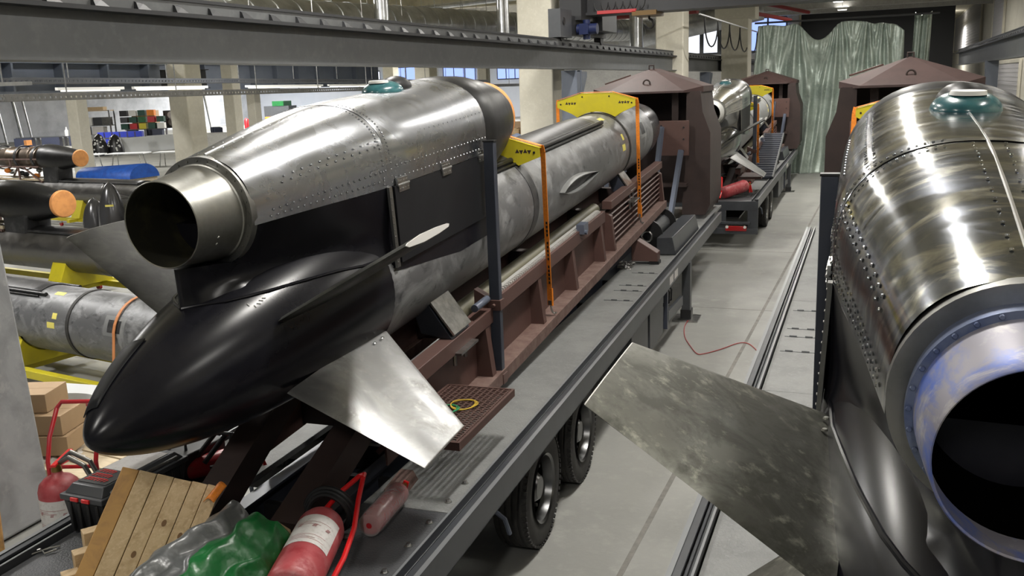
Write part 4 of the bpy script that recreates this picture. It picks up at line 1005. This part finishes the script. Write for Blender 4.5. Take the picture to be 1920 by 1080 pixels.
# toolbox
t=thing('toolbox','black plastic toolbox with red latches and red lettering on the lid, beside the wooden board','toolbox',F1@Matrix.Translation((-1.03,.34,1.15))@Matrix.Rotation(radians(-4),4,'Z'))
b=MB();b.hull8([V(q) for q in ((-.15,-.36,0),(.15,-.36,0),(.15,.36,0),(-.15,.36,0),(-.175,-.39,.25),(.175,-.39,.25),(.175,.39,.25),(-.175,.39,.25))])
for k in range(9): y=-.34+k*.085;b.bx(.155,.178,y-.012,y+.012,.02,.24)
for k in range(4): x=-.12+k*.08;b.bx(x-.012,x+.012,-.395,-.37,.02,.24)
b.build('bin',M['dark'],t,bevel=.006)
b=MB();b.bx(-.19,.19,-.405,.405,.25,.29);b.hull8([V(q) for q in ((-.17,-.38,.29),(.17,-.38,.29),(.17,.38,.29),(-.17,.38,.29),(-.14,-.33,.345),(.14,-.33,.345),(.14,.33,.345),(-.14,.33,.345))]);b.build('lid',M['dgrey'],t,bevel=.006)
b=MB();b.bx(-.125,.125,-.30,-.08,.346,.349);lp=b.build('label_plate',M['dark'],t)
b=MB()
for r_ in range(3):   # three slanted rows of red strokes (the lettering is not readable)
    y=-.265+r_*.065
    for k in range(7-r_):
        x=-.10+k*.028;b.bar((x,y,.3505),(x+.012,y+.036,.3505),.009,.002)
    b.bar((-.10,y+.040,.3505),(-.10+.028*(6-r_),y+.040,.3505),.006,.002)
b.build('lettering',M['redbright'],lp)
b=MB();b.bx(-.125,.125,-.075,.28,.346,.349);b.build('lid_sheet',M['paper'],t)
for sx in (-1,1):
    b=MB();b.bx(sx*.05-.034,sx*.05+.034,-.417,-.40,.255,.282);b.build('latch',M['redbright'],t,bevel=.004)
b=MB();b.tube([V((.17,-.3,.3)),V((.20,-.28,.33)),V((.20,.28,.33)),V((.17,.3,.3))],.012,8);b.build('carry_handle',M['collar'],t)
t=thing('tool_case','flat black tool case with red corners under the polished tail cone tip','case',F1@Matrix.Translation((-1.05,1.02,1.15))@Matrix.Rotation(radians(-6),4,'Z'))
b=MB();b.bx(-.16,.16,-.24,.24,0,.24);b.build('shell',M['dark'],t,bevel=.015)
b=MB();b.tube([V((-.08,-.1,.24)),V((-.08,-.1,.29)),V((.08,-.1,.29)),V((.08,-.1,.24))],.012,8);b.build('handle',M['dgrey'],t)
b=MB();b.bx(-.10,-.02,-.245,-.235,.17,.2);b.build('latch',M['redbright'],t)
# board panel of five planks leaning
TL=V((-.482,-.253,1.80));TRv=V((.025,.009,1.60));BLv=V((-.60,-.70,1.16))
a_=TRv-TL;e_=BLv-TL;nb=a_.cross(e_).normalized();
if nb.z<0: nb=-nb
t=thing('board_panel','leaning panel of joined pine boards with knots in front of the black toolbox','board panel')
cuts=[0,.17,.35,.52,.70,.86,1.0]
for i in range(6):
    f0,f1=cuts[i]+.003,cuts[i+1]-.003;ex=[.0,.01,.015,0,.02,.03][i]
    p=[TL+a_*f0-e_*ex*.3,TL+a_*f1-e_*ex*.2,TL+a_*f1+e_*1.02,TL+a_*f0+e_*1.02];th=.045+.004*(i%2)
    b=MB();b.hull8([F1@q for q in [x-nb*.03 for x in p]+[x+nb*(th-.03) for x in p]])
    o=b.build('plank',M['wood_or'] if i==0 else M['wood'],t,bevel=.004)
    if i in (1,2,3,4):
        b=MB()
        for f,g in {1:((.4,.93),),2:((.55,.62),),3:((.45,.35),(.5,.88)),4:((.6,.42),)}[i]:
            c=TL+a_*(f0+(f1-f0)*f)+e_*g+nb*(th-.028);ax=a_.normalized();ey=e_.normalized();q=[b.bm.verts.new(F1@(c+ax*.014*cos(w)+ey*.022*sin(w))) for w in [2*pi*k/12 for k in range(12)]];b.face(q)
        b.build('knot',mat('wood_knot_%d'%i,(.17,.09,.035),.7),o)
for k,(v,u,z) in enumerate(((-.74,-.34,1.15),(-.70,-.47,1.15),(-.67,-.60,1.15))):
    b=MB();b.box(W1(v+.02,u,z+.05+.035*(2-k)),(.09,.10,.10+.07*(2-k)),Matrix.Rotation(Y1+radians(-30),3,'Z'));tag(b.build('timber_end',M['wood'],bevel=.004),['topmost','middle','lowest'][k]+' of the three pine timber ends poking out beside the leaning board panel','timber','timber ends')
# orange folded tag
b=MB();b.grid(lambda u,v:W1(-.02+.08*u,-.12+.14*v,1.56+.03*sin(u*3)+.05*v),6,6);tag(b.build('orange_rag',M['strap'],solid=.004),'small folded orange strap end between the board panel and tarpaulin','strap')
# tarpaulin heap
def tarp(u,v):
    x=-.06+.80*u;y=-1.10+1.12*v
    k=min(1,u*5+.02)*min(1,(1-u)*4.5+.02)*min(1,(1-v)*5+.02)
    hgt=1.16+k*(.40-.10*abs(u-.40)*2+.03*sin(u*8-v*4))
    hgt+=k*(.016*sin(u*26-v*3)+.006*sin(v*21-u*10)+.006*sin(u*47+v*9)+.05*abs(sin(u*9-v*2.2))+.012*abs(sin(u*21-v*7)))
    return W1(x+.02*sin(v*14)+.012*sin(v*33+u*5)+.10*(1-v),y+.03*sin(u*17),max(hgt,1.156)+.006)
b=MB();b.grid(tarp,110,110);o=b.build('tarpaulin',[M['green'],M['greytarp']],None,solid=.006,sharp=60)
tag(o,'crumpled grey and green tarpaulin between the board panel and large red extinguisher','tarpaulin')
nv=111
for p in o.data.polygons:
    i=p.index//110;j=p.index%110;u=i/110;v=j/110
    p.material_index=1 if (.14+.05*sin(v*5))<u<.50+.04*v+.02*sin(v*9) else 0
b=MB();
for q in ((.24,-.45),(.26,-.70)):
    c=W1(q[0],q[1],1.575);b.lathe(c,(0,0,1),[(0,.012),(.006,.02),(.008,.014),(.004,.010)],14)
b.build('eyelet',M['steel'],o)
# rope end by left edge
b=MB();b.tube([W1(-1.26,-.35,1.16),W1(-1.2,-.3,1.17),W1(-1.14,-.33,1.16),W1(-1.10,-.27,1.165)],.006,6);b.tube([W1(-1.22,-.36,1.16),W1(-1.16,-.27,1.165),W1(-1.12,-.22,1.16)],.006,6)
tag(b.build('wire_scrap',M['steel']),'twisted wire scrap on the dark deck corner','wire')
# red cable on the floor
cp=[V(q) for q in ((-3.0,15.1,.03),(-2.98,14.7,.012),(-2.85,14.1,.012),(-2.66,13.6,.012),(-2.50,13.25,.012),(-2.40,13.25,.012),(-2.2,13.55,.012),(-2.0,13.95,.012),(-1.85,13.98,.012),(-1.7,13.7,.012),(-1.6,13.4,.012))]
fp=[]
for i in range(len(cp)-1):
    p0,p1,p2,p3=cp[max(i-1,0)],cp[i],cp[i+1],cp[min(i+2,len(cp)-1)]
    for k in range(6):
        t=k/6;fp.append(.5*(2*p1+(p2-p0)*t+(2*p0-5*p1+4*p2-p3)*t*t+(3*p1-p0-3*p2+p3)*t**3))
b=MB();b.tube(fp,.007,6);tag(b.build('floor_cable',M['redwire']),'thin red cable lying on the aisle floor','cable')
# far trailer extinguishers and boards
F2s=F2
E4=extinguisher('fire_extinguisher','dusty pink-red extinguisher with red cart lying on the distant trailer',F2@TR(.50,-.45,1.30,radians(-40),radians(-80)),.15,.8,M['red_dusty'],False,hose=False)
b=MB()
for sg in (-1,1): b.tube([F2@V(q) for q in ((.30+.15*sg,-.7,1.2),(.30+.15*sg,-.4,1.35),(.28+.15*sg,-.2,1.65))],.02,8)
b.tube([F2@V(q) for q in ((.13,-.2,1.65),(.43,-.2,1.65))],.02,8);b.tube([F2@V(q) for q in ((.15,-.6,1.28),(.45,-.6,1.28))],.035,8)
tag(b.build('cart_frame',M['redbright']),'red tubular cart frame on the distant trailer','cart frame')
b=MB();b.hull8([F2@V(q) for q in ((-.6,-.5,1.15),(.16,-.75,1.15),(.14,-.6,1.15),(-.6,-.2,1.15),(-.6,-.5,1.9),(.05,-.3,1.85),(.05,-.2,1.85),(-.6,-.2,1.9))]);tag(b.build('board_panel',M['wood_or']),'upright pine boards at the rear of the distant trailer','board panel')
b=MB();b.sphere(F2@V((.22,-.72,1.2)),(.1,.08,.05),10,6);tag(b.build('orange_rag',M['strap']),'orange strap bundle at the rear of the distant trailer','strap')

# ------------------------------------------------------------------ left side floor
t=thing('cardboard_box','topmost cardboard box of the stack beside the concrete pier','box',TR(-8.42,6.85,.74,.25),'stacked cardboard boxes')
def carton(label,Mx,w,d,h):
    t=thing('cardboard_box',label,'box',Mx,'stacked cardboard boxes')
    b=MB();b.bx(-w/2,w/2,-d/2,d/2,0,h);b.build('body',M['card'],t,bevel=.004)
    b=MB();b.bx(-w/2,w/2,-d/2,-.003,h,h+.004);b.bx(-w/2,w/2,.003,d/2,h,h+.004);b.build('flap',M['card'],t)
bpy.data.objects.remove(t)
carton('topmost cardboard box of the stack beside the concrete pier',TR(-8.45,6.80,.80,.35),.5,.45,.20)
carton('middle cardboard box of the stack beside the concrete pier, jutting out most',TR(-8.28,6.80,.575,.30),.58,.5,.215)
carton('lowest cardboard box of the stack, resting on the film-wrapped bundle',TR(-8.22,6.78,.36,.36),.55,.5,.205)
b=MB();
def film(u,v):
    a=2*pi*u;r=.30+.03*sin(a*5+v*7)+.02*sin(a*11);k=min(1,(1-abs(2*v-1)**4)*1.0+.15)
    return V((-8.15+r*cos(a)*1.05*k,6.72+r*sin(a)*k,.005+.34*v+.015*sin(a*7+v*15)))
b.grid(film,60,24);o=b.build('wrapped_bundle',mat('crinkled_film',(.52,.48,.42),.16,0,(9,(.75,.73,.70),.5,.62),bump=(12,.9)));tag(o,'bundle wrapped in crinkled clear stretch film below the cardboard boxes','bundle')
t=thing('foam_ring','white foam sheet with a round hole lying on the stacked lumber','foam sheet',TR(-9.35,7.75,.33,.1))
b=MB();n=48
oc=[];
for k in range(n):
    a=2*pi*k/n;oc.append(V((1.0*max(-1,min(1,1.25*cos(a))),.72*max(-1,min(1,1.25*sin(a))),0)))
ic=[V((.48*cos(2*pi*k/n)+.1,.40*sin(2*pi*k/n),0)) for k in range(n)]
h=V((0,0,.09));R_=[[b.bm.verts.new(q) for q in s] for s in (oc,ic,[q+h for q in ic],[q+h for q in oc])]
for i in range(4): b.bridge(R_[i],R_[(i+1)%4])
b.build('sheet',M['foam'],t,sharp=40)
for j in range(4):
    for i in range(5):
        b=MB();b.box((-8.9+.05*j,7.62-.27*i+.02*j,.035+.075*j),(3.2,.24,.07),Matrix.Rotation(radians(-6),3,'Z'));o=b.build('lumber_plank',M['lumber'],bevel=.004)
        tag(o,'pale lumber plank, %s layer from the floor, %s counted from the cardboard boxes'%(('first','second','third','top')[j],('fifth','fourth','third','second','first')[4-i]),'plank','lumber stack planks')
# red wheeled extinguisher
E5=extinguisher('fire_extinguisher','wheeled red fire extinguisher with dusty dome standing between the trailer and the cardboard boxes',TR(-6.60,5.42,.06,radians(20)),.175,.78,M['red_dusty'],True,hose=False)
b=MB();b.tube([V((.0,.03,.86)),V((.12,.0,.93)),V((.26,-.02,.86)),V((.34,0,.65)),V((.36,0,.4))],.022,10);b.tube([V((.0,.06,.86)),V((.12,.05,.96)),V((.29,.03,.88)),V((.38,.04,.65)),V((.40,.03,.4))],.022,10);b.build('hose',M['collar'],E5,label='grey coiled hose')
b=MB()
for sx in (-.20,.24): b.tube([V((sx,.22,.10)),V((sx,.22,.8)),V((sx,.30,1.0)),V((sx*.8,.42,1.24))],.02,10)
b.tube([V((-.16,.42,1.24)),V((-.12,.44,1.29)),V((.15,.44,1.29)),V((.19,.42,1.24))],.02,10);b.tube([V((-.2,.22,.75)),V((.24,.22,.75))],.018,8);b.build('cart_frame',M['red'],E5,label='red tubular cart frame')
for sx in (-.25,.29):
    b=MB();b.cyl((sx-.02,.25,.08),(sx+.02,.25,.08),.13,n=24);b.build('wheel',M['rubber'],E5)
b=MB();b.bar((-7.12,5.16,.0),(-7.2,5.26,1.05),.05,.05);tag(b.build('wood_batten',M['wood_or'],bevel=.003),'upright brown wooden batten beside the concrete pier','batten')

# missiles on yellow cradles
YL=radians(99)
def yellow_cradle(label,Mx,axis_h,rad,ys,span):
    t=thing('transport_cradle',label,'cradle',Mx,'yellow transport cradles')
    for sg in (1,-1):
        b=MB();b.bx(sg*.52-.06,sg*.52+.06,span[0],span[1],.16,.28);b.build('long_rail',M['yellow'],t,bevel=.006)
    for y in ys:
        b=MB();arc=[(rad*cos(radians(a)),axis_h+rad*sin(radians(a))) for a in range(205,336,10)]
        poly=[(.64,.28),(.42,axis_h-.22)]+arc[::-1]+[(-.42,axis_h-.22),(-.64,.28)]
        b.prism(poly,lambda a,z:V((a,y-.22,z)),lambda a,z:V((a,y+.22,z)));b.build('saddle',M['yellow'],t,bevel=.006)
        b=MB();b.bx(-.9,.9,y-.07,y+.07,.17,.27);b.build('cross_bar',M['yellow'],t)
    for sg in (1,-1):
        for y in (span[0]+.6,(span[0]+span[1])/2,span[1]-.5):
            b=MB();b.bx(sg*.66-.035,sg*.66+.035,y-.05,y+.05,.10,.17);cs=b.build('caster',M['steel'],t)
            b=MB();b.cyl((sg*.66-.03,y,.07),(sg*.66+.03,y,.07),.07,n=18);b.build('wheel',M['tail_red'],cs)
    return t
fwl=V((sin(YL),cos(YL),0))
P5=V((-11.7,9.69,.93))-fwl*12.75*.86
M5=frame(P5,YL)@Matrix.Scale(.86,4)
ms5=copy_tree(ms1,M5,'grey missile with orange strap lying on the yellow cradle with red wheels','missiles on yellow cradles')
yellow_cradle('yellow transport cradle on small red wheels beside the pointed black tail cone',frame(P5.to_2d().to_3d(),YL),.93,.50,(11.0,15.0),(9.5,16.4))
t=thing('ratchet_strap','orange strap over the grey missile lying on the yellow cradle with red wheels','strap',frame(P5,YL)@Matrix.Translation((0,13.45,0)),'orange straps over missiles')
b=MB();pp=[V((.60,0,-.70)),V((.535,0,-.2))]+[V((.505*cos(radians(a)),0,.505*sin(radians(a)))) for a in range(0,181,12)]+[V((-.535,0,-.2)),V((-.60,0,-.70))]
for p,q in zip(pp,pp[1:]): b.bar(p,q,.05,.008,V(((p+q).x,0,(p+q).z)))
b.build('webbing',mat('faded_orange_strap',(.62,.24,.08),.6),t)
def left_missile(label,origin,nh,metal,open_engine,z_ax):
    root=thing('cruise_missile',label,'missile',frame(origin,YL),'missiles on yellow cradles')
    r=.45
    b=MB();b.lathe((0,0,0),(0,1,0),[(-7,.0),(-6.9,.2),(-6,.40),(-5,r),(1.45,r),(1.47,r+.008),(1.53,r+.008),(1.55,r),(4.2,r),(5,.40),(5.8,.25),(6.2,0)],56);b.build('fuselage',M['body_dark'],root,sharp=50)
    b=MB();b.grid(lambda u,v:V(((r+.03)*cos(radians(55+70*v)),-.9+4.2*u,(r+.03)*sin(radians(55+70*v)))),10,12);b.build('dorsal_spine',M['cowl'],root,solid=.04)
    for sg in (-1,1):
        b=MB();b.tube([V((sg*.27,y,.40)) for y in (-.9,0,1.2,3.2)],.028,8);b.build('cable_fairing',M['spine'],root)
    # front pylon block
    b=MB();hw=.30
    b.prism([(-1.75,.30),(-.95,.30),(-.9,nh-.30),(-.35,nh-.12),(-.9,nh+.2),(-1.75,nh+.2)],lambda y,z:V((-hw,y,z)),lambda y,z:V((hw,y,z)));b.build('pylon',M['spine'],root,bevel=.05)
    b=MB();secs=[]
    for y,h,c in ((-1.78,.44,.02),(-1.6,.45,.02),(-1.2,.43,.01),(-.8,.385,0),(-.4,.325,0),(-.1,.275,0),(0,.262,0)):
        secs.append([V((h*.98*cos(w),y,nh+c+h*sin(w))) for w in [2*pi*k/48 for k in range(48)]])
    b.loft(secs);b.build('intake_cowl',M['cowl'],root,sharp=50)
    b=MB();b.lathe((0,0,nh),(0,1,0),[(-.02,.262),(.0,.285),(.06,.285),(.075,.27),(.078,0)],44);b.build('intake_cover',M['orange'],root,label='round orange intake cover')
    if not open_engine:
        b=MB();secs=[]
        for y,h in ((-5.2,.34),(-4.2,.40),(-3.2,.44),(-1.78,.445)): secs.append([V((h*cos(w),y,nh+h*sin(w))) for w in [-.15+(pi+.3)*k/32 for k in range(33)]])
        b.loft(secs,closed=False,caps=(False,False));b.build('nacelle_shell',M['alu'],root,sharp=60)
    b=MB();b.lathe((0,0,nh),(0,1,0),[(-5.0,.2),(-4.6,.30),(-3.9,.34),(-3.85,.37),(-3.7,.37),(-3.65,.34),(-2.6,.36),(-2.55,.39),(-2.4,.39),(-2.35,.35),(-1.78,.34)],32);b.build('engine_core',mat('bronze_engine',(.13,.10,.075),.4,.8) if 'bronze_engine' not in bpy.data.materials else bpy.data.materials['bronze_engine'],root)
    for sg in (-1,1):
        for p,q in (((sg*.40,-5,nh-.05),(sg*.40,-1.8,nh-.02)),((sg*.38,-5,nh-.3),(sg*.38,-1.8,nh-.28)),((sg*.36,-4.6,.42),(sg*.38,-4.2,nh-.3)),((sg*.36,-3.0,.42),(sg*.38,-3.0,nh-.28)),((sg*.38,-2.7,nh-.3),(sg*.30,-1.8,.36)),((sg*.40,-3.4,nh-.05),(sg*.40,-3.4,nh-.3))):
            b=MB();b.bar(p,q,.05,.05);b.build('frame_bar',M['dust'],root)
        b=MB();b.bx(sg*.28,sg*.32,-5.5,-1.75,.40,.47);b.build('mount_rail',M['lumber'],root)
    for k in range(7):
        b=MB();b.sphere((.2*(-1)**k,-4.8+.42*k,.55+.08*(k%3)),(.10,.14,.09),12,8);b.build('engine_accessory',[M['dark'],M['steel'],M['strap'],M['dgrey']][k%4],root)
    if open_engine:
        for y in (-4.4,-3.1,-2.1):
            b=MB();b.lathe((0,y,nh),(0,1,0),[(-.06,.40),(-.06,.43),(.06,.43),(.06,.40)],40);b.build('frame_ring',M['spine'],root)
        b=MB();b.bx(-.1,.1,-2.9,-2.75,nh+.43,nh+.60);b.build('lifting_lug',M['orange'],root)
    else:
        b=MB();b.sphere((0,-4.3,nh+.40),(.16,.24,.11),18,10);b.build('antenna_dome',M['teal'],root)
    for sx in (1,-1):
        b=MB()
        def lens(x,sc): return [V((sx*x,1.75+1.3*t,.0+.07*sc*h)) for t,h in [(i/12,sin(pi*(i/12)**.7)) for i in range(12)]+[(1-i/12,-sin(pi*(1-i/12)**.7)) for i in range(12)]]
        b.loft([lens(.40,1.2),lens(.46,1.1),lens(.50,.9)],caps=(False,True));b.build('wing_root',M['body_dark'],root)
    return root
left_missile('dark missile with plain orange round cover and silver engine shell on a yellow cradle',(-15.88,14.12,1.0),.97,True,False,1.0)
left_missile('farther dark missile with open bare engine frame and marked orange round cover',(-25.0,23.2,1.05),1.16,True,True,1.0)
yellow_cradle('yellow transport cradle under the missile with the plain orange round cover',frame((-15.88,14.12,0),YL),1.0,.45,(.25,4.6,-4.5),(-6,5.8))
yellow_cradle('far yellow transport cradle under the missile with the bare engine frame',frame((-25.0,23.2,0),YL),1.05,.45,(.25,3.6,-4.5),(-6,5.0))
# standing nose cones
def nosecone(label,x,y,r,h,tape=False):
    t=thing('nose_cone',label,'nose cone',TR(x,y,0),'standing nose cones')
    b=MB();b.lathe((0,0,0),(0,0,1),[(0,r)]+[(h*k/14,r*(1-(k/14)**2.3)**.62) for k in range(1,15)],36);b.build('shell',mat('dark_glossy_cone',(.10,.10,.105),.22,.6) if 'dark_glossy_cone' not in bpy.data.materials else bpy.data.materials['dark_glossy_cone'],t,sharp=60)
    b=MB();b.lathe((0,0,0),(0,0,1),[(0,r),(0,r+.012),(.06,r+.012),(.06,r)],36);b.build('base_ring',M['dgrey'],t)
    if tape: b=MB();b.grid(lambda u,v:V((.92*r*cos(radians(-75+40*u))*.86,.92*r*sin(radians(-75+40*u))*.86,h*.60+.06*v)),6,1);b.build('tape_label',M['yellowtag'],t)
nosecone('tall dark glossy nose cone with yellow tape mark standing on the floor',-20.9,20.3,.42,1.76,True)
nosecone('tall dark glossy nose cone without tape, right beside the exhaust pipe rim',-19.75,20.7,.42,1.72)
nosecone('shorter dark nose cone next to the taped tall cone',-21.9,20.6,.40,1.25)
# blue cover
t=thing('blue_cover','bright blue vaulted cover over a long crate beyond the nose cones','cover',TR(-33.0,32.5,.62,radians(-4)))
b=MB();sec=lambda x,r:[V((x,r*cos(pi*k/20)*1.0,r*.72*sin(pi*k/20))) for k in range(21)]
b.loft([sec(1.9,.85),sec(1.86,.88),sec(-1.9,.6)]);b.build('cover',M['blue'],t,sharp=50)
b=MB();b.bx(-2.4,1.8,-.8,.8,-.62,0);b.build('crate',M['lumber'],t)
# workbenches, shelves and stores by the far wall
def bench(label,x,y,w,ang,m='benchm',drawers=3):
    t=thing('workbench',label,'workbench',TR(x,y,0,ang),'far workbenches')
    b=MB();b.bx(-w/2,w/2,-.4,.4,.88,.95);b.build('worktop',M['dgrey'],t)
    for k in range(drawers):
        xx=-w/2+w*(k+.5)/drawers
        if k%2==0:
            b=MB();b.bx(xx-w*.13,xx+w*.13,-.36,.36,0,.88);cb=b.build('cabinet',M[m],t)
            for j in range(3):
                b=MB();b.bx(xx-w*.12,xx+w*.12,-.38,-.36,.06+j*.28,.30+j*.28);b.build('drawer',M[m],cb)
        else:
            b=MB();b.bx(xx-.03,xx+.03,-.3,.3,0,.88);b.build('leg',M['dgrey'],t)
    return t
bench('dark blue workbench with white spray bottles by the far grey wall',-75.5,67.0,6.5,radians(25),drawers=5)
for k in range(2):
    b=MB();b.lathe((-75.5+(1.5+.8*k)*cos(radians(25)),67.0+(1.5+.8*k)*sin(radians(25)),.951),(0,0,1),[(0,.18),(.5,.18),(.62,.08),(.7,.07),(.85,.06)],14,True,True);tag(b.build('spray_bottle',M['white']),('first','second')[k]+' white spray bottle on the dark blue workbench counting from the wall end','bottle','white spray bottles')
bench('dark blue workbench carrying green tool bins with a timber top',-77.0,81.0,4.2,radians(25))
bench('dark blue workbench under the big cardboard box and black speaker',-77.0,84.3,5.2,radians(25))
b=MB();b.box((-79.3,83.7,1.95),(2.6,1.6,1.95),Matrix.Rotation(radians(25),3,'Z'));tag(b.build('cardboard_carton',M['card']),'large brown carton on the workbench by the far wall','box')
t=thing('speaker_box','black speaker cabinet beside the large brown carton on the workbench','speaker',TR(-76.1,84.6,.95,radians(25)))
b=MB();b.bx(-.9,.9,-.6,.6,0,1.9);b.build('cabinet',M['dark'],t)
for z in (.6,1.4):
    b=MB();b.cyl((0,-.6,z),(0,-.66,z),.42,n=20);b.build('cone',M['collar'],t)
random.seed(11)
colsb=['green','red','yellow','dark','white','dgrey','strap']
mt=mat('dark_green_bin',(.01,.06,.04),.5)
for k in range(14):
    x=-79.0+(k%5)*.9;y=80.2+(k%5)*.42;z=.95+(k//5)*.72
    b=MB();b.box((x,y,z+.33),(.78,.7,.62),Matrix.Rotation(radians(25),3,'Z'));tag(b.build('tool_bin',mt if k%3==0 else M[colsb[k%7]]),'small tool bin by the far wall, %s row, %s from the wall pipe side'%(('bottom','middle','top')[k//5],('first','second','third','fourth','fifth')[k%5]),'bin','piled tool bins')
t=thing('steel_shelf','steel shelf rack with boxes behind the cream column by the far wall','shelf',TR(-81.3,78.0,0,radians(15)))
for sx in (-2.2,2.2):
    for sy in (-.5,.5):
        b=MB();b.bx(sx-.06,sx+.06,sy-.06,sy+.06,0,3.2);b.build('upright',M['steel'],t)
for z in (.5,1.5,3.1):
    b=MB();b.bx(-2.25,2.25,-.55,.55,z,z+.08);b.build('shelf_board',M['steel'] if z<3 else M['wood'],t)
for k,(x,z,w,m) in enumerate(((-1.6,1.58,.9,'card'),(-.5,1.58,1.0,'white'),(.7,1.58,1.1,'dgrey'),(1.6,1.58,.8,'film' if 0 else 'collar'),(-1.2,.58,1.2,'dark'),(.6,.58,1.3,'paper'),(.4,3.2,2.2,'wood'))):
    b=MB();b.box((-81.3+x*cos(radians(15)),78.0+x*sin(radians(15)),z+(.425 if k<6 else .175)),(w,.8,.85 if k<6 else .35),Matrix.Rotation(radians(15),3,'Z'));tag(b.build('stored_box',M[m]),'%s box on the steel shelf rack by the far wall'%('brown carton','white','dark grey','grey metal','black low','pale low','flat timber')[k],'box','boxes on the steel rack')
for k in range(12):
    b=MB();x=-67.2+(k%6)*.62;y=65.2+(k%6)*.3;b.box((x,y,.45+.62*(k//6)),(.55,.6,.5),Matrix.Rotation(radians(25),3,'Z'));tag(b.build('storage_bin',M['navybox']),'blue storage bin behind the white panel, %s row, %s from the shells'%(('lower','upper')[k//6],('first','second','third','fourth','fifth','sixth')[k%6]),'bin','blue storage bins')
for k,(x,y,l) in enumerate(((-55.2,56.5,'wide white panel leaning in front of the blue storage bins'),(-55.2,59.8,'second white panel leaning near the thick cream column'))):
    b=MB();b.box((x,y,.62),(.12,2.7,1.25),Matrix.Rotation(radians(-14),3,'Z'));tag(b.build('white_panel',M['foam']),l,'panel','white panels')
for k,(x,y,h) in enumerate(((-57.2,53.2,1.5),(-55.9,53.9,1.7),(-55.4,55.0,1.6))):
    t=thing('dotted_cone',('smooth black standing shell left of the dotted ones','black shell with white dots, the first beside the smooth one','black shell with white dots next to the white panel')[k],'shell',TR(x,y,0),'dotted shells')
    b=MB();b.lathe((0,0,0),(0,0,1),[(0,.62)]+[(h*j/10,.62*(1-(j/10)**2.2)**.6) for j in range(1,11)],24);b.build('shell',M['blackdot'],t)
    if k:
        b=MB()
        for j in range(26):
            a=random.uniform(-2.6,-.2);f=random.uniform(.1,.85);r=.63*(1-f**2.2)**.6;b.sphere((r*cos(a),r*sin(a),h*f),.07,6,4)
        b.build('white_dots',M['white'],t)
for k,(x,y) in enumerate(((-46,43.0),(-43.4,44.0),(-40.6,45.0),(-38.6,46.0))):
    t=thing('trestle_table','pale trestle table with tubular legs, %s from the blue cover'%('first','second','third','fourth')[k],'table',TR(x,y,0,radians(20)),'trestle tables')
    b=MB();b.bx(-1.2,1.2,-.6,.6,.86,.92);b.build('table_top',M['foam'],t)
    for sx in (-.9,.9):
        for sy in (-.45,.45):
            b=MB();b.bar((sx,sy,0),(sx*.9,sy*.6,.86),.05,.05);b.build('leg',M['steel'],t)
b=MB();b.box((-44.0,56.5,.75),(7.5,2.4,1.5),Matrix.Rotation(radians(22),3,'Z'));b.build('x',M['conc_grey']).name='long_crate'
t=bpy.data.objects['long_crate'];tag(t,'long flat grey crate top beyond the aluminium nacelle','crate')
for k in range(3):
    t=thing('folding_chair','dark folding chair with steel legs beside the thick cream column, %s from it'%('first','second','third')[k],'chair',TR(-51.5+.9*k,62.0-.7*k,0,radians(40+20*k)),'folding chairs')
    b=MB();b.bx(-.4,.4,-.4,.4,.75,.83);b.build('seat',M['benchm'],t)
    b=MB();b.bx(-.4,.4,.36,.44,.83,1.7);b.build('backrest',M['benchm'],t)
    for sx in (-.38,.38):
        b=MB();b.bar((sx,-.4,0),(sx,.4,.8),.06,.06);b.build('leg',M['steel'],t)
        b=MB();b.bar((sx,.4,0),(sx,-.4,.8),.06,.06);b.build('leg',M['steel'],t)
for k in range(5):
    b=MB();b.lathe((-76.6+.62*k,98.3-.15*k,0),(0,0,1),[(0,.28),(1.1,.28),(1.3,.15),(1.4,.08)],14,True,True);tag(b.build('gas_cylinder',M['red']),'%s red cylinder from the thick column in the row by the far columns'%('first','second','third','fourth','fifth')[k],'cylinder','red cylinders')
for k,(dx,m,l) in enumerate(((0,'strap','orange barrel beside the row of red cylinders'),(1.0,'dgrey','grey barrel beyond the orange one'),(2.0,'dark','black barrel beyond the grey one'))):
    b=MB();b.lathe((-72.4+dx,97.3,0),(0,0,1),[(0,.4),(1.5,.4)],16,True,True);tag(b.build('barrel',M[m]),l,'barrel')
t=thing('machine_tool','green and dark machine tool far off above the nacelle slope','machine',TR(-84,116,0))
b=MB();b.bx(-2.2,2.2,-1,1,0,2.6);b.build('base',M['dgrey'],t)
b=MB();b.bx(-.6,1.4,-1.1,.9,2.6,3.3);b.build('head',M['green'],t)
random.seed(5)
for k in range(10):
    b=MB();x=-28.4+(k%4)*1.35+.3*random.random();z=.0+.485*(k//4);b.box((x,66.5+.4*random.random(),z+.24),(1.2,1.0,.48),Matrix.Rotation(random.uniform(-.3,.3),3,'Z'));tag(b.build('pallet_crate',M['wood'] if k%3 else M['card']),'crate in the heap by the cream column, %s layer, %s from the intake'%(('bottom','middle','top')[k//4],('first','second','third','fourth')[k%4]),'crate','heaped timber crates')
b=MB();b.grid(lambda u,v:V((-30+6*u,63.5+2*v,.35+.3*sin(u*9)*sin(v*3+1)+.2*sin(u*21))),30,10);tag(b.build('plastic_sheet',mat('pale_blue_sheet',(.30,.40,.60),.4)),'crumpled pale blue sheet in front of the heaped timber crates','sheet')
b=MB();b.bx(-11.4,-10.5,69.6,69.9,.4,3.8);o=b.build('switch_cabinet',M['white']);tag(o,'white electrical cabinet on the wall beside the slate stanchion','cabinet')
for k,(x,y,r) in enumerate(((-88,71,.12),(-87.5,72.6,.16),(-87,73.4,.1),(-88,97,.14),(-86,101,.16))):
    b=MB();b.cyl((x+1.5,y,0),(x,y,ZC),r,n=8);tag(b.build('wall_pipe',M['galv']),'slim grey pipe rising against the far cladding, %s from the open side'%('first','second','third','fourth','fifth')[k],'pipe','wall pipes')
